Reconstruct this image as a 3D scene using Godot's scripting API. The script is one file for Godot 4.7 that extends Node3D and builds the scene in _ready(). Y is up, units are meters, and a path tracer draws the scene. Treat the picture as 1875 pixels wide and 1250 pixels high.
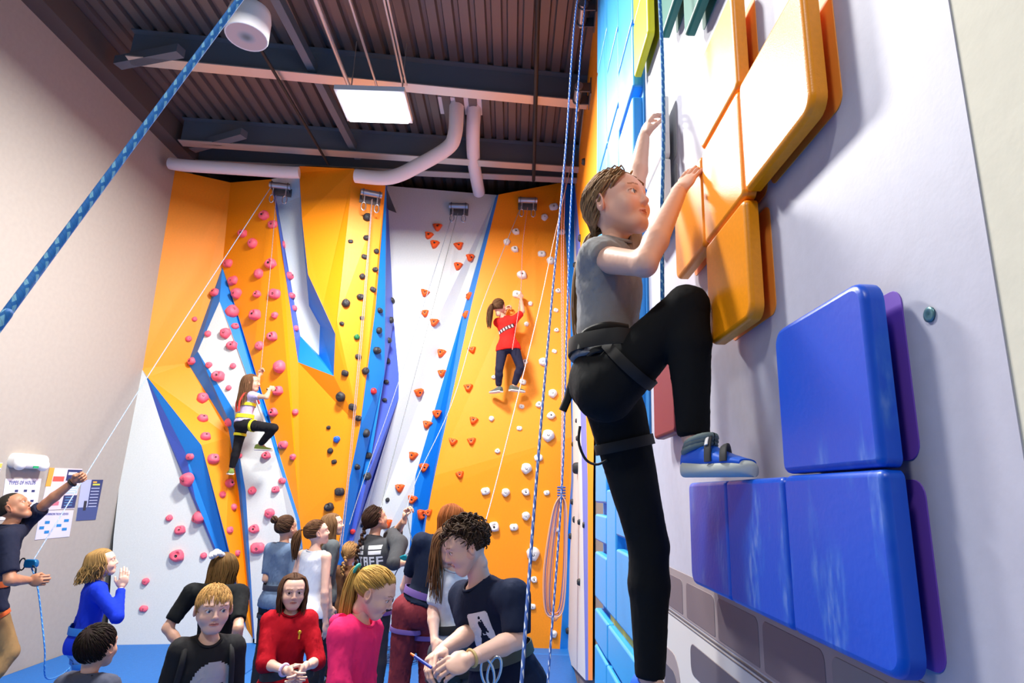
extends Node3D

# ---------------------------------------------------------------- camera model
# Two vanishing points read off the photograph (1875 x 1250) give the lens and the tilt.
const CX := 937.5
const CY := 625.0
const VF := Vector2(935.0, 905.0)
const VV := Vector2(1110.0, -3800.0)
const EYE := Vector3(0.0, 1.75, 0.0)
var focal := 1113.3
var cam_basis := Basis()

func setup_lens() -> void:
	var a := VF - Vector2(CX, CY)
	var b := VV - Vector2(CX, CY)
	focal = sqrt(-a.dot(b))
	var mz := Vector3(a.x / focal, -a.y / focal, -1.0).normalized()
	var up := Vector3(b.x / focal, -b.y / focal, -1.0).normalized()
	up = (up - mz * up.dot(mz)).normalized()
	var rt := mz.cross(up)
	# rows are the world axes seen from the camera
	cam_basis = Basis(rt, up, -mz).transposed()

func ray(px: float, py: float) -> Vector3:
	return (cam_basis * Vector3((px - CX) / focal, -(py - CY) / focal, -1.0)).normalized()

func PZ(px: float, py: float, depth: float) -> Vector3:
	var r := ray(px, py)
	return EYE + r * (-depth / r.z)

func PX(px: float, py: float, x: float) -> Vector3:
	var r := ray(px, py)
	return EYE + r * (x / r.x)

func PY(px: float, py: float, y: float) -> Vector3:
	var r := ray(px, py)
	return EYE + r * ((y - EYE.y) / r.y)

func PPlane(px: float, py: float, o: Vector3, n: Vector3) -> Vector3:
	var r := ray(px, py)
	return EYE + r * ((o - EYE).dot(n) / r.dot(n))

# ---------------------------------------------------------------- names and tags
var taken := {}

func numbered(called: String) -> String:
	var k: int = taken.get(called, 0)
	taken[called] = k + 1
	return called if k == 0 else "%s_%03d" % [called, k]

func tag(o: Node, label: String, category: String, group := "") -> Node:
	o.set_meta("label", label)
	o.set_meta("category", category)
	if group != "":
		o.set_meta("group", group)
	return o

func thing(called: String, label: String, category: String, at := Vector3.ZERO, group := "") -> Node3D:
	var o := Node3D.new()
	o.name = numbered(called)
	add_child(o)
	o.position = at
	tag(o, label, category, group)
	return o

func obj(called: String, mesh: Mesh, m: Material, parent: Node = null) -> MeshInstance3D:
	var o := MeshInstance3D.new()
	o.mesh = mesh
	o.material_override = m
	if parent == null:
		o.name = numbered(called)
		add_child(o)
	else:
		o.name = called
		parent.add_child(o, true)
	return o

func structure(called: String, mesh: Mesh, m: Material, label := "") -> MeshInstance3D:
	var o := obj(called, mesh, m)
	o.set_meta("kind", "structure")
	if label != "":
		o.set_meta("label", label)
	return o

# ---------------------------------------------------------------- materials
var noise_tex := {}
var mat_cache := {}

func noise(kind: String, freq: float, as_normal: bool, strength := 4.0, lo := 0.8, hi := 1.0) -> NoiseTexture2D:
	var key := "%s%f%s%f%f%f" % [kind, freq, as_normal, strength, lo, hi]
	if noise_tex.has(key):
		return noise_tex[key]
	var n := FastNoiseLite.new()
	n.seed = 7
	n.frequency = freq
	n.noise_type = FastNoiseLite.TYPE_SIMPLEX_SMOOTH
	n.fractal_octaves = 4
	if kind == "cell":
		n.noise_type = FastNoiseLite.TYPE_CELLULAR
	var t := NoiseTexture2D.new()
	t.width = 512
	t.height = 512
	t.seamless = true
	t.noise = n
	if as_normal:
		t.as_normal_map = true
		t.bump_strength = strength
	else:
		var g := Gradient.new()
		g.set_color(0, Color(lo, lo, lo))
		g.set_color(1, Color(hi, hi, hi))
		t.color_ramp = g
	noise_tex[key] = t
	return t

func mat(c: Color, rough := 0.7, metal := 0.0, grain := 0.0, scale := 3.0, mottled := 0.0, spec := 0.5) -> StandardMaterial3D:
	var key := "%s|%f|%f|%f|%f|%f|%f" % [c, rough, metal, grain, scale, mottled, spec]
	if mat_cache.has(key):
		return mat_cache[key]
	var m := StandardMaterial3D.new()
	m.albedo_color = c
	m.roughness = rough
	m.metallic = metal
	m.metallic_specular = spec
	if grain > 0.0 or mottled > 0.0:
		m.uv1_triplanar = true
		m.uv1_world_triplanar = true
		m.uv1_scale = Vector3.ONE * scale
	if grain > 0.0:
		m.normal_enabled = true
		m.normal_scale = grain
		m.normal_texture = noise("simplex", 0.08, true, 6.0)
	if mottled > 0.0:
		m.albedo_texture = noise("simplex", 0.02, false, 0.0, 1.0 - mottled, 1.0)
	mat_cache[key] = m
	return m

func glow(c: Color, energy: float) -> StandardMaterial3D:
	var m := StandardMaterial3D.new()
	m.albedo_color = c
	m.emission_enabled = true
	m.emission = c
	m.emission_energy_multiplier = energy
	return m

func vcol(rough := 0.7) -> StandardMaterial3D:
	var key := "vcol%f" % rough
	if not mat_cache.has(key):
		var m := StandardMaterial3D.new()
		m.vertex_color_use_as_albedo = true
		m.roughness = rough
		mat_cache[key] = m
	return mat_cache[key]

func rgb(r: int, g: int, b: int) -> Color:
	return Color(r / 255.0, g / 255.0, b / 255.0)

# ---------------------------------------------------------------- mesh builder
# Collects triangles given counter-clockwise; writes them clockwise for Godot.
class MB:
	var v := PackedVector3Array()
	var n := PackedVector3Array()
	var c := PackedColorArray()
	var idx := PackedInt32Array()
	var col := Color.WHITE
	func vert(p: Vector3, nn: Vector3) -> int:
		v.append(p); n.append(nn); c.append(col)
		return v.size() - 1
	func tri(a: Vector3, b: Vector3, d: Vector3) -> void:
		var nn := (b - a).cross(d - a).normalized()
		var i := v.size()
		v.append(a); v.append(d); v.append(b)
		for k in 3:
			n.append(nn); c.append(col); idx.append(i + k)
	func quad(a: Vector3, b: Vector3, d: Vector3, e: Vector3) -> void:
		tri(a, b, d)
		tri(a, d, e)
	func box(mn: Vector3, mx: Vector3, xf := Transform3D()) -> void:
		var p := []
		for k in 8:
			p.append(xf * Vector3(mx.x if k & 1 else mn.x, mx.y if k & 2 else mn.y, mx.z if k & 4 else mn.z))
		quad(p[0], p[2], p[3], p[1])
		quad(p[4], p[5], p[7], p[6])
		quad(p[0], p[4], p[6], p[2])
		quad(p[1], p[3], p[7], p[5])
		quad(p[0], p[1], p[5], p[4])
		quad(p[2], p[6], p[7], p[3])
	# rings of equal length joined by smooth quads; the loop of each ring is closed
	func loft(rings: Array, cap0 := true, cap1 := true) -> void:
		var base := v.size()
		var m: int = rings[0].size()
		for r in rings.size():
			for k in m:
				var pu: Vector3 = rings[min(r + 1, rings.size() - 1)][k] - rings[max(r - 1, 0)][k]
				var pv: Vector3 = rings[r][(k + 1) % m] - rings[r][(k + m - 1) % m]
				v.append(rings[r][k]); n.append(pv.cross(pu).normalized()); c.append(col)
		for r in rings.size() - 1:
			for k in m:
				var a := base + r * m + k
				var b := base + r * m + (k + 1) % m
				for q in [a, b + m, b, a, a + m, b + m]:
					idx.append(q)
		if cap0:
			var mid := Vector3.ZERO
			for p in rings[0]: mid += p
			mid /= m
			for k in m: tri(mid, rings[0][(k + 1) % m], rings[0][k])
		if cap1:
			var mid := Vector3.ZERO
			var last: Array = rings[rings.size() - 1]
			for p in last: mid += p
			mid /= m
			for k in m: tri(mid, last[k], last[(k + 1) % m])
	func tube(pts: Array, radii, sides := 8, caps := true, flat := 1.0, wide := Vector3.ZERO) -> void:
		var rings := []
		var up := Vector3.ZERO
		for i in pts.size():
			var t: Vector3 = (pts[min(i + 1, pts.size() - 1)] - pts[max(i - 1, 0)]).normalized()
			if up == Vector3.ZERO:
				up = wide if wide != Vector3.ZERO else (Vector3.UP if absf(t.y) < 0.9 else Vector3.RIGHT)
			up = (up - t * up.dot(t)).normalized()
			var side := t.cross(up)
			var r: float = radii[i] if radii is Array else radii
			var ring := []
			for k in sides:
				var ang := TAU * k / sides
				ring.append(pts[i] + up * cos(ang) * r + side * sin(ang) * r * flat)
			rings.append(ring)
		loft(rings, caps, caps)
	func lathe(profile: Array, xf := Transform3D(), sides := 20, sx := 1.0, sz := 1.0) -> void:
		var rings := []
		for p in profile:
			var ring := []
			for k in sides:
				var ang := -TAU * k / sides
				ring.append(xf * Vector3(p.x * cos(ang) * sx, p.y, p.x * sin(ang) * sz))
			rings.append(ring)
		loft(rings, profile[0].x > 1e-5, profile[profile.size() - 1].x > 1e-5)
	# a plate: outline in (u, v), its face at w = depth, rounded front edge of size bev
	func plate(outline: Array, depth: float, bev: float, xf := Transform3D(), steps := 3) -> void:
		var m := outline.size()
		var area := 0.0
		for k in m:
			area += outline[k].x * outline[(k + 1) % m].y - outline[(k + 1) % m].x * outline[k].y
		if area < 0.0:
			outline = outline.duplicate()
			outline.reverse()
		var inward := []
		for k in m:
			var e0: Vector2 = (outline[k] - outline[(k + m - 1) % m]).normalized()
			var e1: Vector2 = (outline[(k + 1) % m] - outline[k]).normalized()
			var b := Vector2(-e0.y - e1.y, e0.x + e1.x)
			var l := b.length()
			b = b / l if l > 1e-6 else Vector2(-e0.y, e0.x)
			inward.append(b / maxf(0.4, b.dot(Vector2(-e0.y, e0.x))))
		var rings := []
		var flatring := func(inset: float, w: float) -> Array:
			var ring := []
			for k in m:
				var q: Vector2 = outline[k] + inward[k] * inset
				ring.append(xf * Vector3(q.x, q.y, w))
			return ring
		rings.append(flatring.call(0.0, 0.0))
		rings.append(flatring.call(0.0, (depth - bev) * 0.98))
		for s in range(0, steps + 1):
			var a := PI * 0.5 * s / steps
			rings.append(flatring.call(bev * (1.0 - cos(a)), depth - bev * (1.0 - sin(a))))
		loft(rings, false, false)
		var poly := PackedVector2Array()
		for k in m:
			poly.append(outline[k] + inward[k] * bev)
		var t := Geometry2D.triangulate_polygon(PackedVector2Array(outline))
		for k in range(0, t.size(), 3):
			var p0 := poly[t[k]]
			var p1 := poly[t[k + 1]]
			var p2 := poly[t[k + 2]]
			if (p1 - p0).cross(p2 - p0) < 0.0:
				var sw := p1
				p1 = p2
				p2 = sw
			tri(xf * Vector3(p0.x, p0.y, depth), xf * Vector3(p1.x, p1.y, depth), xf * Vector3(p2.x, p2.y, depth))
			tri(xf * Vector3(outline[t[k]].x, outline[t[k]].y, 0), xf * Vector3(outline[t[k + 2]].x, outline[t[k + 2]].y, 0), xf * Vector3(outline[t[k + 1]].x, outline[t[k + 1]].y, 0))
	func ball(at: Vector3, r: Vector3, b := Basis(), rows := 8, sides := 12) -> void:
		var prof := []
		for k in rows + 1:
			var a := -PI / 2 + PI * k / rows
			prof.append(Vector2(maxf(cos(a), 0.0), sin(a)))
		lathe(prof, Transform3D(b * Basis.from_scale(r), at), sides)
	func done() -> ArrayMesh:
		var a := []
		a.resize(Mesh.ARRAY_MAX)
		a[Mesh.ARRAY_VERTEX] = v
		a[Mesh.ARRAY_NORMAL] = n
		a[Mesh.ARRAY_COLOR] = c
		a[Mesh.ARRAY_INDEX] = idx
		var am := ArrayMesh.new()
		am.add_surface_from_arrays(Mesh.PRIMITIVE_TRIANGLES, a)
		return am

func rounded(u0: float, v0: float, u1: float, v1: float, r: Array, seg := 5) -> Array:
	# corner radii: lower-left, lower-right, upper-right, upper-left
	var out := []
	var cs := [Vector2(u0 + r[0], v0 + r[0]), Vector2(u1 - r[1], v0 + r[1]), Vector2(u1 - r[2], v1 - r[2]), Vector2(u0 + r[3], v1 - r[3])]
	for k in 4:
		for s in seg + 1:
			var a := PI + PI / 2 * k + PI / 2 * s / seg
			out.append(cs[k] + Vector2(cos(a), sin(a)) * maxf(r[k], 0.0005))
	return out

# curve through points, sampled
func smooth_path(pts: Array, per := 8) -> Array:
	var out := []
	for i in pts.size() - 1:
		var p0: Vector3 = pts[max(i - 1, 0)]
		var p1: Vector3 = pts[i]
		var p2: Vector3 = pts[i + 1]
		var p3: Vector3 = pts[min(i + 2, pts.size() - 1)]
		for k in per:
			var t := float(k) / per
			out.append(p1.cubic_interpolate(p2, p0, p3, t))
	out.append(pts[pts.size() - 1])
	return out

# ================================================================ the scene
func _ready() -> void:
	setup_lens()
	var cam := Camera3D.new()
	cam.name = "camera"
	cam.fov = rad_to_deg(2.0 * atan(CY / focal))
	cam.near = 0.02
	add_child(cam)
	cam.transform = Transform3D(cam_basis, EYE)
	cam.current = true
	var env := Environment.new()
	env.background_mode = Environment.BG_COLOR
	env.background_color = Color(0.02, 0.02, 0.025)
	env.tonemap_mode = Environment.TONE_MAPPER_LINEAR
	env.tonemap_exposure = 1.0
	env.sdfgi_enabled = true
	env.ssao_enabled = true
	env.ssil_enabled = true
	var we := WorldEnvironment.new()
	we.name = "world"
	we.environment = env
	add_child(we)
	high_bay(Vector3(-1.46, 5.35, -5.18), 42.0, "white LED high bay lamp hanging under the steel deck over the climbers")
	high_bay(Vector3(-1.46, 5.35, -2.9), 25.0, "white LED high bay lamp hanging above the girl on the block wall")
	high_bay(Vector3(-1.46, 5.35, 1.2), 10.0, "white LED high bay lamp hanging above the photographer")
	build_room()
	build_ceiling()
	build_back_wall()
	build_side_wall()
	build_block_wall()
	build_wall_things()
	build_holds()
	build_anchors()
	build_ropes()
	build_people()

func high_bay(at: Vector3, energy: float, label: String) -> void:
	var t := thing("high_bay_lamp", label, "lamp", at, "high bay lamps")
	var b := MB.new()
	b.box(Vector3(-0.33, 0.0, -0.25), Vector3(0.33, 0.05, 0.25))
	b.box(Vector3(-0.16, 0.05, -0.1), Vector3(0.16, 0.12, 0.1))
	obj("housing", b.done(), mat(rgb(210, 212, 215), 0.5), t)
	var lens := glow(Color(0.95, 0.98, 1.0), 6.0)
	for s in [-1, 1]:
		var g := MB.new()
		g.plate(rounded(-0.3, -0.105, 0.3, 0.105, [0.015, 0.015, 0.015, 0.015]), 0.03, 0.012, Transform3D(Basis(Vector3.RIGHT, PI / 2), Vector3(0, 0.0, s * 0.118)))
		obj("lens", g.done(), lens, t)
	for s in [-1, 1]:
		var r := MB.new()
		r.tube([Vector3(s * 0.25, 0.05, 0), Vector3(s * 0.25, 0.74, 0)], 0.006, 6)
		obj("hanger", r.done(), mat(rgb(170, 172, 175), 0.4, 0.8), t)
	var l := AreaLight3D.new()
	l.name = "light"
	l.area_size = Vector2(0.62, 0.46)
	l.light_energy = energy
	l.light_color = Color(1.0, 0.985, 0.96)
	l.shadow_enabled = true
	l.area_range = 30.0
	l.rotation.x = -PI / 2
	t.add_child(l)
	l.position = Vector3(0, -0.045, 0)

func box_mesh(mn: Vector3, mx: Vector3) -> ArrayMesh:
	var b := MB.new()
	b.box(mn, mx)
	return b.done()

const CEIL := 6.1
const LEFT := -4.5

func build_room() -> void:
	var plaster := mat(rgb(172, 166, 159), 0.85, 0.0, 0.02, 1.5, 0.03)
	structure("wall_left", box_mesh(Vector3(LEFT - 0.2, -0.2, -10.2), Vector3(LEFT, 6.4, 4.7)), plaster, "beige painted plaster side wall")
	structure("wall_back", box_mesh(Vector3(LEFT - 0.2, -0.2, -10.2), Vector3(1.6, 6.4, -10.0)), mat(rgb(150, 146, 142), 0.9), "plain wall behind the climbing panels")
	structure("wall_front", box_mesh(Vector3(LEFT - 0.2, -0.2, 4.5), Vector3(1.6, 6.4, 4.7)), mat(rgb(120, 116, 112), 0.9), "plain wall behind the photographer")
	# padded floor
	var fl := structure("floor", box_mesh(Vector3(LEFT, -0.3, -10.0), Vector3(1.6, -0.05, 4.5)), mat(rgb(60, 60, 64), 0.9), "concrete slab under the crash mats")
	var blue := [mat(rgb(22, 112, 196), 0.55, 0.0, 0.3, 2.0, 0.06), mat(rgb(20, 105, 188), 0.55, 0.0, 0.3, 2.0, 0.06)]
	var k := 0
	var zs := [-10.0, -7.6, -5.2, -2.8, -0.4, 2.0, 4.5]
	for i in zs.size() - 1:
		for s in 3:
			var b := MB.new()
			var x0 := LEFT + s * 2.03
			b.plate(rounded(x0 + 0.004, -zs[i + 1] + 0.004, x0 + 2.026, -zs[i] - 0.004, [0.02, 0.02, 0.02, 0.02], 2), 0.05, 0.015, Transform3D(Basis(Vector3.RIGHT, -PI / 2), Vector3(0, -0.05, 0)))
			obj("mat_tile", b.done(), blue[k % 2], fl)
			k += 1

func i_beam(b: MB, p: Vector3, q: Vector3, h: float, w: float, t := 0.012) -> void:
	var d := q - p
	var xf := Transform3D(Basis(d.normalized(), Vector3.UP, d.normalized().cross(Vector3.UP)), p)
	var l := d.length()
	b.box(Vector3(0, t, -t / 2), Vector3(l, h - t, t / 2), xf)
	b.box(Vector3(0, h - t, -w / 2), Vector3(l, h, w / 2), xf)

# lower flange of a beam, bare galvanised plate
func flange(parent: Node, p: Vector3, q: Vector3, w: float) -> void:
	var d := q - p
	var b := MB.new()
	b.box(Vector3(0, 0, -w / 2), Vector3(d.length(), 0.012, w / 2), Transform3D(Basis(d.normalized(), Vector3.UP, d.normalized().cross(Vector3.UP)), p))
	obj("flange", b.done(), mat(rgb(206, 204, 202), 0.42, 0.7), parent)

func build_ceiling() -> void:
	# corrugated steel deck, ribs running away from the camera
	var deck := MB.new()
	var x := LEFT - 0.1
	var z0 := -10.1
	var z1 := 4.6
	var prof := []
	while x < 1.6:
		for q in [[0.0, 0.0], [0.085, 0.0], [0.1, 0.04], [0.137, 0.04], [0.152, 0.0]]:
			prof.append(Vector2(x + q[0], CEIL + q[1]))
		x += 0.152
	for i in prof.size() - 1:
		var a: Vector2 = prof[i]
		var c: Vector2 = prof[i + 1]
		if a.distance_to(c) < 0.001:
			continue
		deck.quad(Vector3(a.x, a.y, z0), Vector3(c.x, c.y, z0), Vector3(c.x, c.y, z1), Vector3(a.x, a.y, z1))
	deck.box(Vector3(LEFT - 0.2, CEIL + 0.06, -10.2), Vector3(1.6, CEIL + 0.3, 4.7))
	var ceil := structure("ceiling", deck.done(), mat(rgb(112, 104, 104), 0.45, 0.5), "dark ribbed steel roof deck")
	var steel := mat(rgb(92, 104, 118), 0.45, 0.1)
	# cross beams, read off where their lower flanges run
	for a in [[-20, 86, 1075, 193, 5.78, 0.3], [330, 262, 1050, 311, 5.78, 0.3], [330, 297, 1052, 331, 5.84, 0.22]]:
		var b := MB.new()
		var p := PY(a[0], a[1], a[4])
		var q := PY(a[2], a[3], a[4])
		var dd := (q - p) / (q.x - p.x)
		p = p + dd * (LEFT + 0.55 - p.x) if a[0] < 0 else p
		i_beam(b, p, q + dd * (0.95 - q.x), CEIL - a[4], 0.14)
		flange(obj("beam", b.done(), steel, ceil), p, q + dd * (0.95 - q.x), 0.14)
	# one more beam over the camera
	for z in [-1.6, 1.9]:
		var b := MB.new()
		i_beam(b, Vector3(LEFT, 5.78, z), Vector3(0.9, 5.78, z - 0.35), 0.32, 0.14)
		flange(obj("beam", b.done(), steel, ceil), Vector3(LEFT, 5.78, z), Vector3(0.9, 5.78, z - 0.35), 0.14)
	# purlin running away from the camera
	var pu := MB.new()
	var p0 := PY(503, 0, 5.84)
	var p1 := PY(655, 292, 5.84)
	pu.box(Vector3(-0.04, 0, 0), Vector3(0.04, 0.1, 1.0), Transform3D(Basis(Vector3.RIGHT, Vector3.UP, p1 - p0), p0))
	obj("purlin", pu.done(), steel, ceil)
	# knee braces from the wall plate to the beam ends
	for a in [[215, 122, 330, 100], [352, 276, 446, 250]]:
		var b := MB.new()
		var p := PY(a[0], a[1], 5.78)
		var q := PY(a[2], a[3], 5.78)
		var d := q - p
		b.box(Vector3(0, 0, -0.05), Vector3(d.length(), 0.09, 0.05), Transform3D(Basis(d.normalized(), Vector3.UP, d.normalized().cross(Vector3.UP)), p))
		obj("knee_brace", b.done(), steel, ceil)
	# wall plate along the side wall
	obj("wall_plate", box_mesh(Vector3(LEFT, CEIL - 0.27, -10.0), Vector3(LEFT + 0.2, CEIL, 4.5)), mat(rgb(86, 78, 76), 0.6), ceil)
	# conduits clipped to the deck
	for a in [[578, 0, 640, 160, 0.022, 0], [640, 0, 690, 158, 0.013, 0], [703, 0, 738, 156, 0.012, 0], [710, 0, 744, 156, 0.012, 0], [476, 88, 602, 302, 0.016, 1], [985, 0, 977, 330, 0.022, 1]]:
		var b := MB.new()
		var hy := 5.72 if a[5] == 0 else 5.74
		var p := PY(a[0], a[1], hy)
		var q := PY(a[2], a[3], hy)
		b.tube([p + (p - q), p, q], a[4], 8)
		var o := obj("conduit", b.done(), mat(rgb(196, 200, 206), 0.35, 0.7) if a[5] == 0 else mat(rgb(28, 28, 30), 0.6))
		tag(o, {578: "thick galvanised conduit beside the purlin, leading to the lamp's corner", 640: "thin galvanised conduit leading to the middle of the lamp", 703: "thin galvanised conduit of a close pair beyond the lamp, next to the lamp", 710: "thin galvanised conduit of a close pair beyond the lamp, away from the lamp", 476: "black cable conduit running back from the pendant speaker", 985: "black cable conduit near the blue ropes under the roof deck"}[a[0]], "conduit", ["steel conduits above the lamp", "black conduits on the roof deck"][a[5]])

# ---------------------------------------------------------------- faceted climbing wall
# each vertex: pixel x, pixel y, distance of the panel behind the camera plane (metres)
var facet_tris := []   # [a, b, c, normal] in world space, for seating the holds

func facet(parent: Node, outline: Array, m: Material, where: String) -> void:
	var poly := PackedVector2Array()
	var pts := []
	for q in outline:
		poly.append(Vector2(q[0], q[1]))
		pts.append(PZ(q[0], q[1], q[2]))
	facet_points(parent, poly, pts, m, where)

func facet_points(parent: Node, poly: PackedVector2Array, pts: Array, m: Material, where: String) -> void:
	var t := Geometry2D.triangulate_polygon(poly)
	var b := MB.new()
	for k in range(0, t.size(), 3):
		var p0: Vector3 = pts[t[k]]
		var p1: Vector3 = pts[t[k + 1]]
		var p2: Vector3 = pts[t[k + 2]]
		var nn := (p1 - p0).cross(p2 - p0).normalized()
		if nn.dot(EYE - p0) < 0.0:
			var sw := p1
			p1 = p2
			p2 = sw
			nn = -nn
		b.tri(p0, p1, p2)
		facet_tris.append([p0, p1, p2, nn, where])
	# the plywood has thickness: a skirt and a back
	var mid := Vector3.ZERO
	for p in pts:
		mid += p
	mid /= pts.size()
	var into: Vector3 = (mid - EYE)
	into.y = 0.0
	into = into.normalized() * 0.018
	for k in pts.size():
		var p: Vector3 = pts[k]
		var q: Vector3 = pts[(k + 1) % pts.size()]
		b.quad(p, p + into, q + into, q)
	obj("panel", b.done(), m, parent)

func hit_wall(px: float, py: float) -> Array:
	var r := ray(px, py)
	var best := 1e9
	var nrm := Vector3.BACK
	var where := ""
	for t in facet_tris:
		var h = Geometry3D.ray_intersects_triangle(EYE, r, t[0], t[1], t[2])
		if h != null:
			var d: float = EYE.distance_to(h)
			if d < best:
				best = d
				nrm = t[3]
				where = t[4]
	if best > 1e8:
		return []
	return [EYE + r * best, nrm, where]

func build_back_wall() -> void:
	var w := Node3D.new()
	w.name = "wall_climbing"
	w.set_meta("kind", "structure")
	w.set_meta("label", "faceted climbing wall of orange, blue and pale grey panels")
	add_child(w)
	var orange := mat(rgb(255, 150, 0), 0.5, 0.0, 0.35, 4.0, 0.05)
	var grey := mat(rgb(216, 222, 222), 0.5, 0.0, 0.35, 4.0, 0.04)
	var blue := mat(rgb(10, 130, 222), 0.5, 0.0, 0.35, 4.0, 0.05)
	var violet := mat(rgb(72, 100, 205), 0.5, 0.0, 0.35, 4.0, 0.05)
	var A := [[319, 311, 7.1], [422, 334, 7.5], [407, 489, 7.6], [344, 665, 7.55], [259, 674, 7.21]]
	facet(w, A, orange, "the shaded upper orange panel by the beige wall")
	facet(w, [[259, 674, 7.21], [344, 665, 7.55], [418, 784, 7.5], [421, 800, 7.5], [369, 815, 7.2], [270, 690, 7.22]], orange, "the slanting orange band under the shaded panel")
	facet(w, [[369, 815, 7.2], [421, 800, 7.5], [437, 900, 7.5], [463, 1169, 7.569], [452, 1152, 7.552], [414, 985, 7.28]], orange, "the narrow orange tongue beside the grey blade")
	# spike left of the orange band
	facet(w, [[268, 691, 7.226], [340, 829, 7.25], [358, 914, 7.3], [445, 1128, 7.5], [452, 1152, 7.552], [390, 1002, 7.447], [297, 780, 7.282]], violet, "the violet face of the blue spike")
	facet(w, [[268, 691, 7.226], [270, 690, 7.22], [369, 815, 7.2], [414, 985, 7.28], [452, 1152, 7.552], [445, 1128, 7.5], [358, 914, 7.3], [340, 829, 7.25]], blue, "the bright face of the blue spike")
	facet(w, [[259, 674, 7.21], [270, 690, 7.22], [268, 691, 7.226], [297, 780, 7.282], [390, 1002, 7.447], [452, 1152, 7.552], [463, 1169, 7.569], [463, 1177, 7.57], [195, 1184, 7.22], [208, 981, 7.2], [224, 836, 7.194]], grey, "the grey panel beside the beige wall")
	# the tall grey blade with its blue sides
	facet(w, [[407, 489, 7.6], [344, 665, 7.55], [418, 784, 7.5], [421, 800, 7.5], [437, 900, 7.5], [463, 1169, 7.569], [466, 1169, 7.52], [450, 900, 7.42], [433, 800, 7.42], [429, 752, 7.42], [362, 643, 7.44], [402, 552, 7.46]], blue, "the blue edge on the near side of the grey blade")
	facet(w, [[407, 489, 7.6], [402, 552, 7.46], [421, 600, 7.44], [451, 683, 7.42], [485, 766, 7.42], [507, 840, 7.42], [543, 953, 7.42], [568, 1174, 7.52], [572, 1174, 7.6], [549, 953, 7.5], [514, 840, 7.5], [494, 766, 7.5], [463, 665, 7.5], [432, 564, 7.55]], blue, "the blue edge between grey blade and central orange panel")
	facet(w, [[402, 552, 7.46], [362, 643, 7.44], [429, 752, 7.42], [433, 800, 7.42], [450, 900, 7.42], [466, 1169, 7.52], [466, 1177, 7.52], [568, 1174, 7.52], [543, 953, 7.42], [507, 840, 7.42], [485, 766, 7.42], [451, 683, 7.42], [421, 600, 7.44]], grey, "the tall grey blade")
	# centre orange
	facet(w, [[422, 334, 7.5], [497, 328, 7.2], [504, 376, 7.25], [517, 466, 7.35], [531, 560, 7.4], [546, 663, 7.42], [611, 688, 7.25], [659, 783, 7.35], [641, 870, 7.4], [621, 992, 7.5], [592, 1168, 7.6], [572, 1174, 7.6], [549, 953, 7.5], [514, 840, 7.5], [494, 766, 7.5], [463, 665, 7.5], [432, 564, 7.55], [407, 489, 7.6]], orange, "the central orange panel")
	facet(w, [[497, 328, 7.2], [508, 376, 7.37], [523, 466, 7.47], [540, 560, 7.54], [550, 615, 7.56], [546, 663, 7.42], [531, 560, 7.4], [517, 466, 7.35], [504, 376, 7.25]], violet, "the thin violet edge of the grey notch")
	facet(w, [[497, 328, 7.2], [548, 316, 7.2], [549.5, 360, 7.35], [558, 470, 7.47], [566, 560, 7.54], [586, 596, 7.56], [584, 650, 7.58], [550, 615, 7.56], [540, 560, 7.54], [523, 466, 7.47], [508, 376, 7.37]], grey, "the grey notch under the steel anchor")
	facet(w, [[548, 316, 7.2], [553, 400, 7.1], [564, 502, 7.14], [591, 560, 7.15], [614, 611, 7.1], [586, 596, 7.56], [566, 560, 7.54], [558, 470, 7.47], [549.5, 360, 7.35]], blue, "the blue edge of the grey notch")
	facet(w, [[614, 611, 7.1], [611, 688, 7.25], [546, 663, 7.42], [550, 615, 7.56], [584, 650, 7.58], [586, 596, 7.56]], blue, "the blue ledge at the foot of the grey notch")
	facet(w, [[549, 304, 7.04], [648, 309, 6.97], [644, 335, 6.98], [617, 587, 7.06], [614, 611, 7.1], [591, 560, 7.15], [564, 502, 7.14], [553, 400, 7.1], [548, 316, 7.2]], orange, "the broad orange prow")
	facet(w, [[648, 309, 6.97], [706, 340, 7.12], [705, 350, 7.15], [688, 560, 7.3], [659, 783, 7.35], [611, 688, 7.25], [614, 611, 7.1], [617, 587, 7.06], [644, 335, 6.98]], orange, "the orange panel beside the blue strip")
	facet(w, [[706, 340, 7.12], [707, 352, 7.2], [706, 587, 7.55], [704, 684, 7.6], [674, 870, 7.7], [655, 905, 7.72], [605, 1168, 7.8], [592, 1168, 7.6], [621, 992, 7.5], [641, 870, 7.4], [659, 783, 7.35], [688, 560, 7.3], [705, 350, 7.15]], blue, "the blue strip")
	facet(w, [[706, 340, 7.12], [709, 340, 7.9], [721, 587, 7.9], [730, 684, 7.95], [730, 729, 7.95], [687, 870, 8.0], [652, 973, 8.1], [610, 1160, 8.4], [605, 1168, 7.8], [655, 905, 7.72], [674, 870, 7.7], [704, 684, 7.6], [706, 587, 7.55], [707, 352, 7.2]], violet, "the violet strip")
	facet(w, [[709, 340, 7.9], [910, 357, 7.9], [907, 362, 7.9], [851, 560, 7.95], [761, 870, 8.1], [752, 978, 8.2], [737, 1158, 8.43], [610, 1160, 8.4], [652, 973, 8.1], [687, 870, 8.0], [730, 729, 7.95], [730, 684, 7.95], [721, 587, 7.9]], grey, "the white panel")
	facet(w, [[910, 357, 7.9], [913, 356, 7.75], [863, 560, 7.7], [796, 870, 7.68], [780, 955, 7.72], [755, 1180, 7.87], [737, 1158, 8.43], [752, 978, 8.2], [761, 870, 8.1], [851, 560, 7.95], [907, 362, 7.9]], blue, "the blue edge between white and orange panels")
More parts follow.
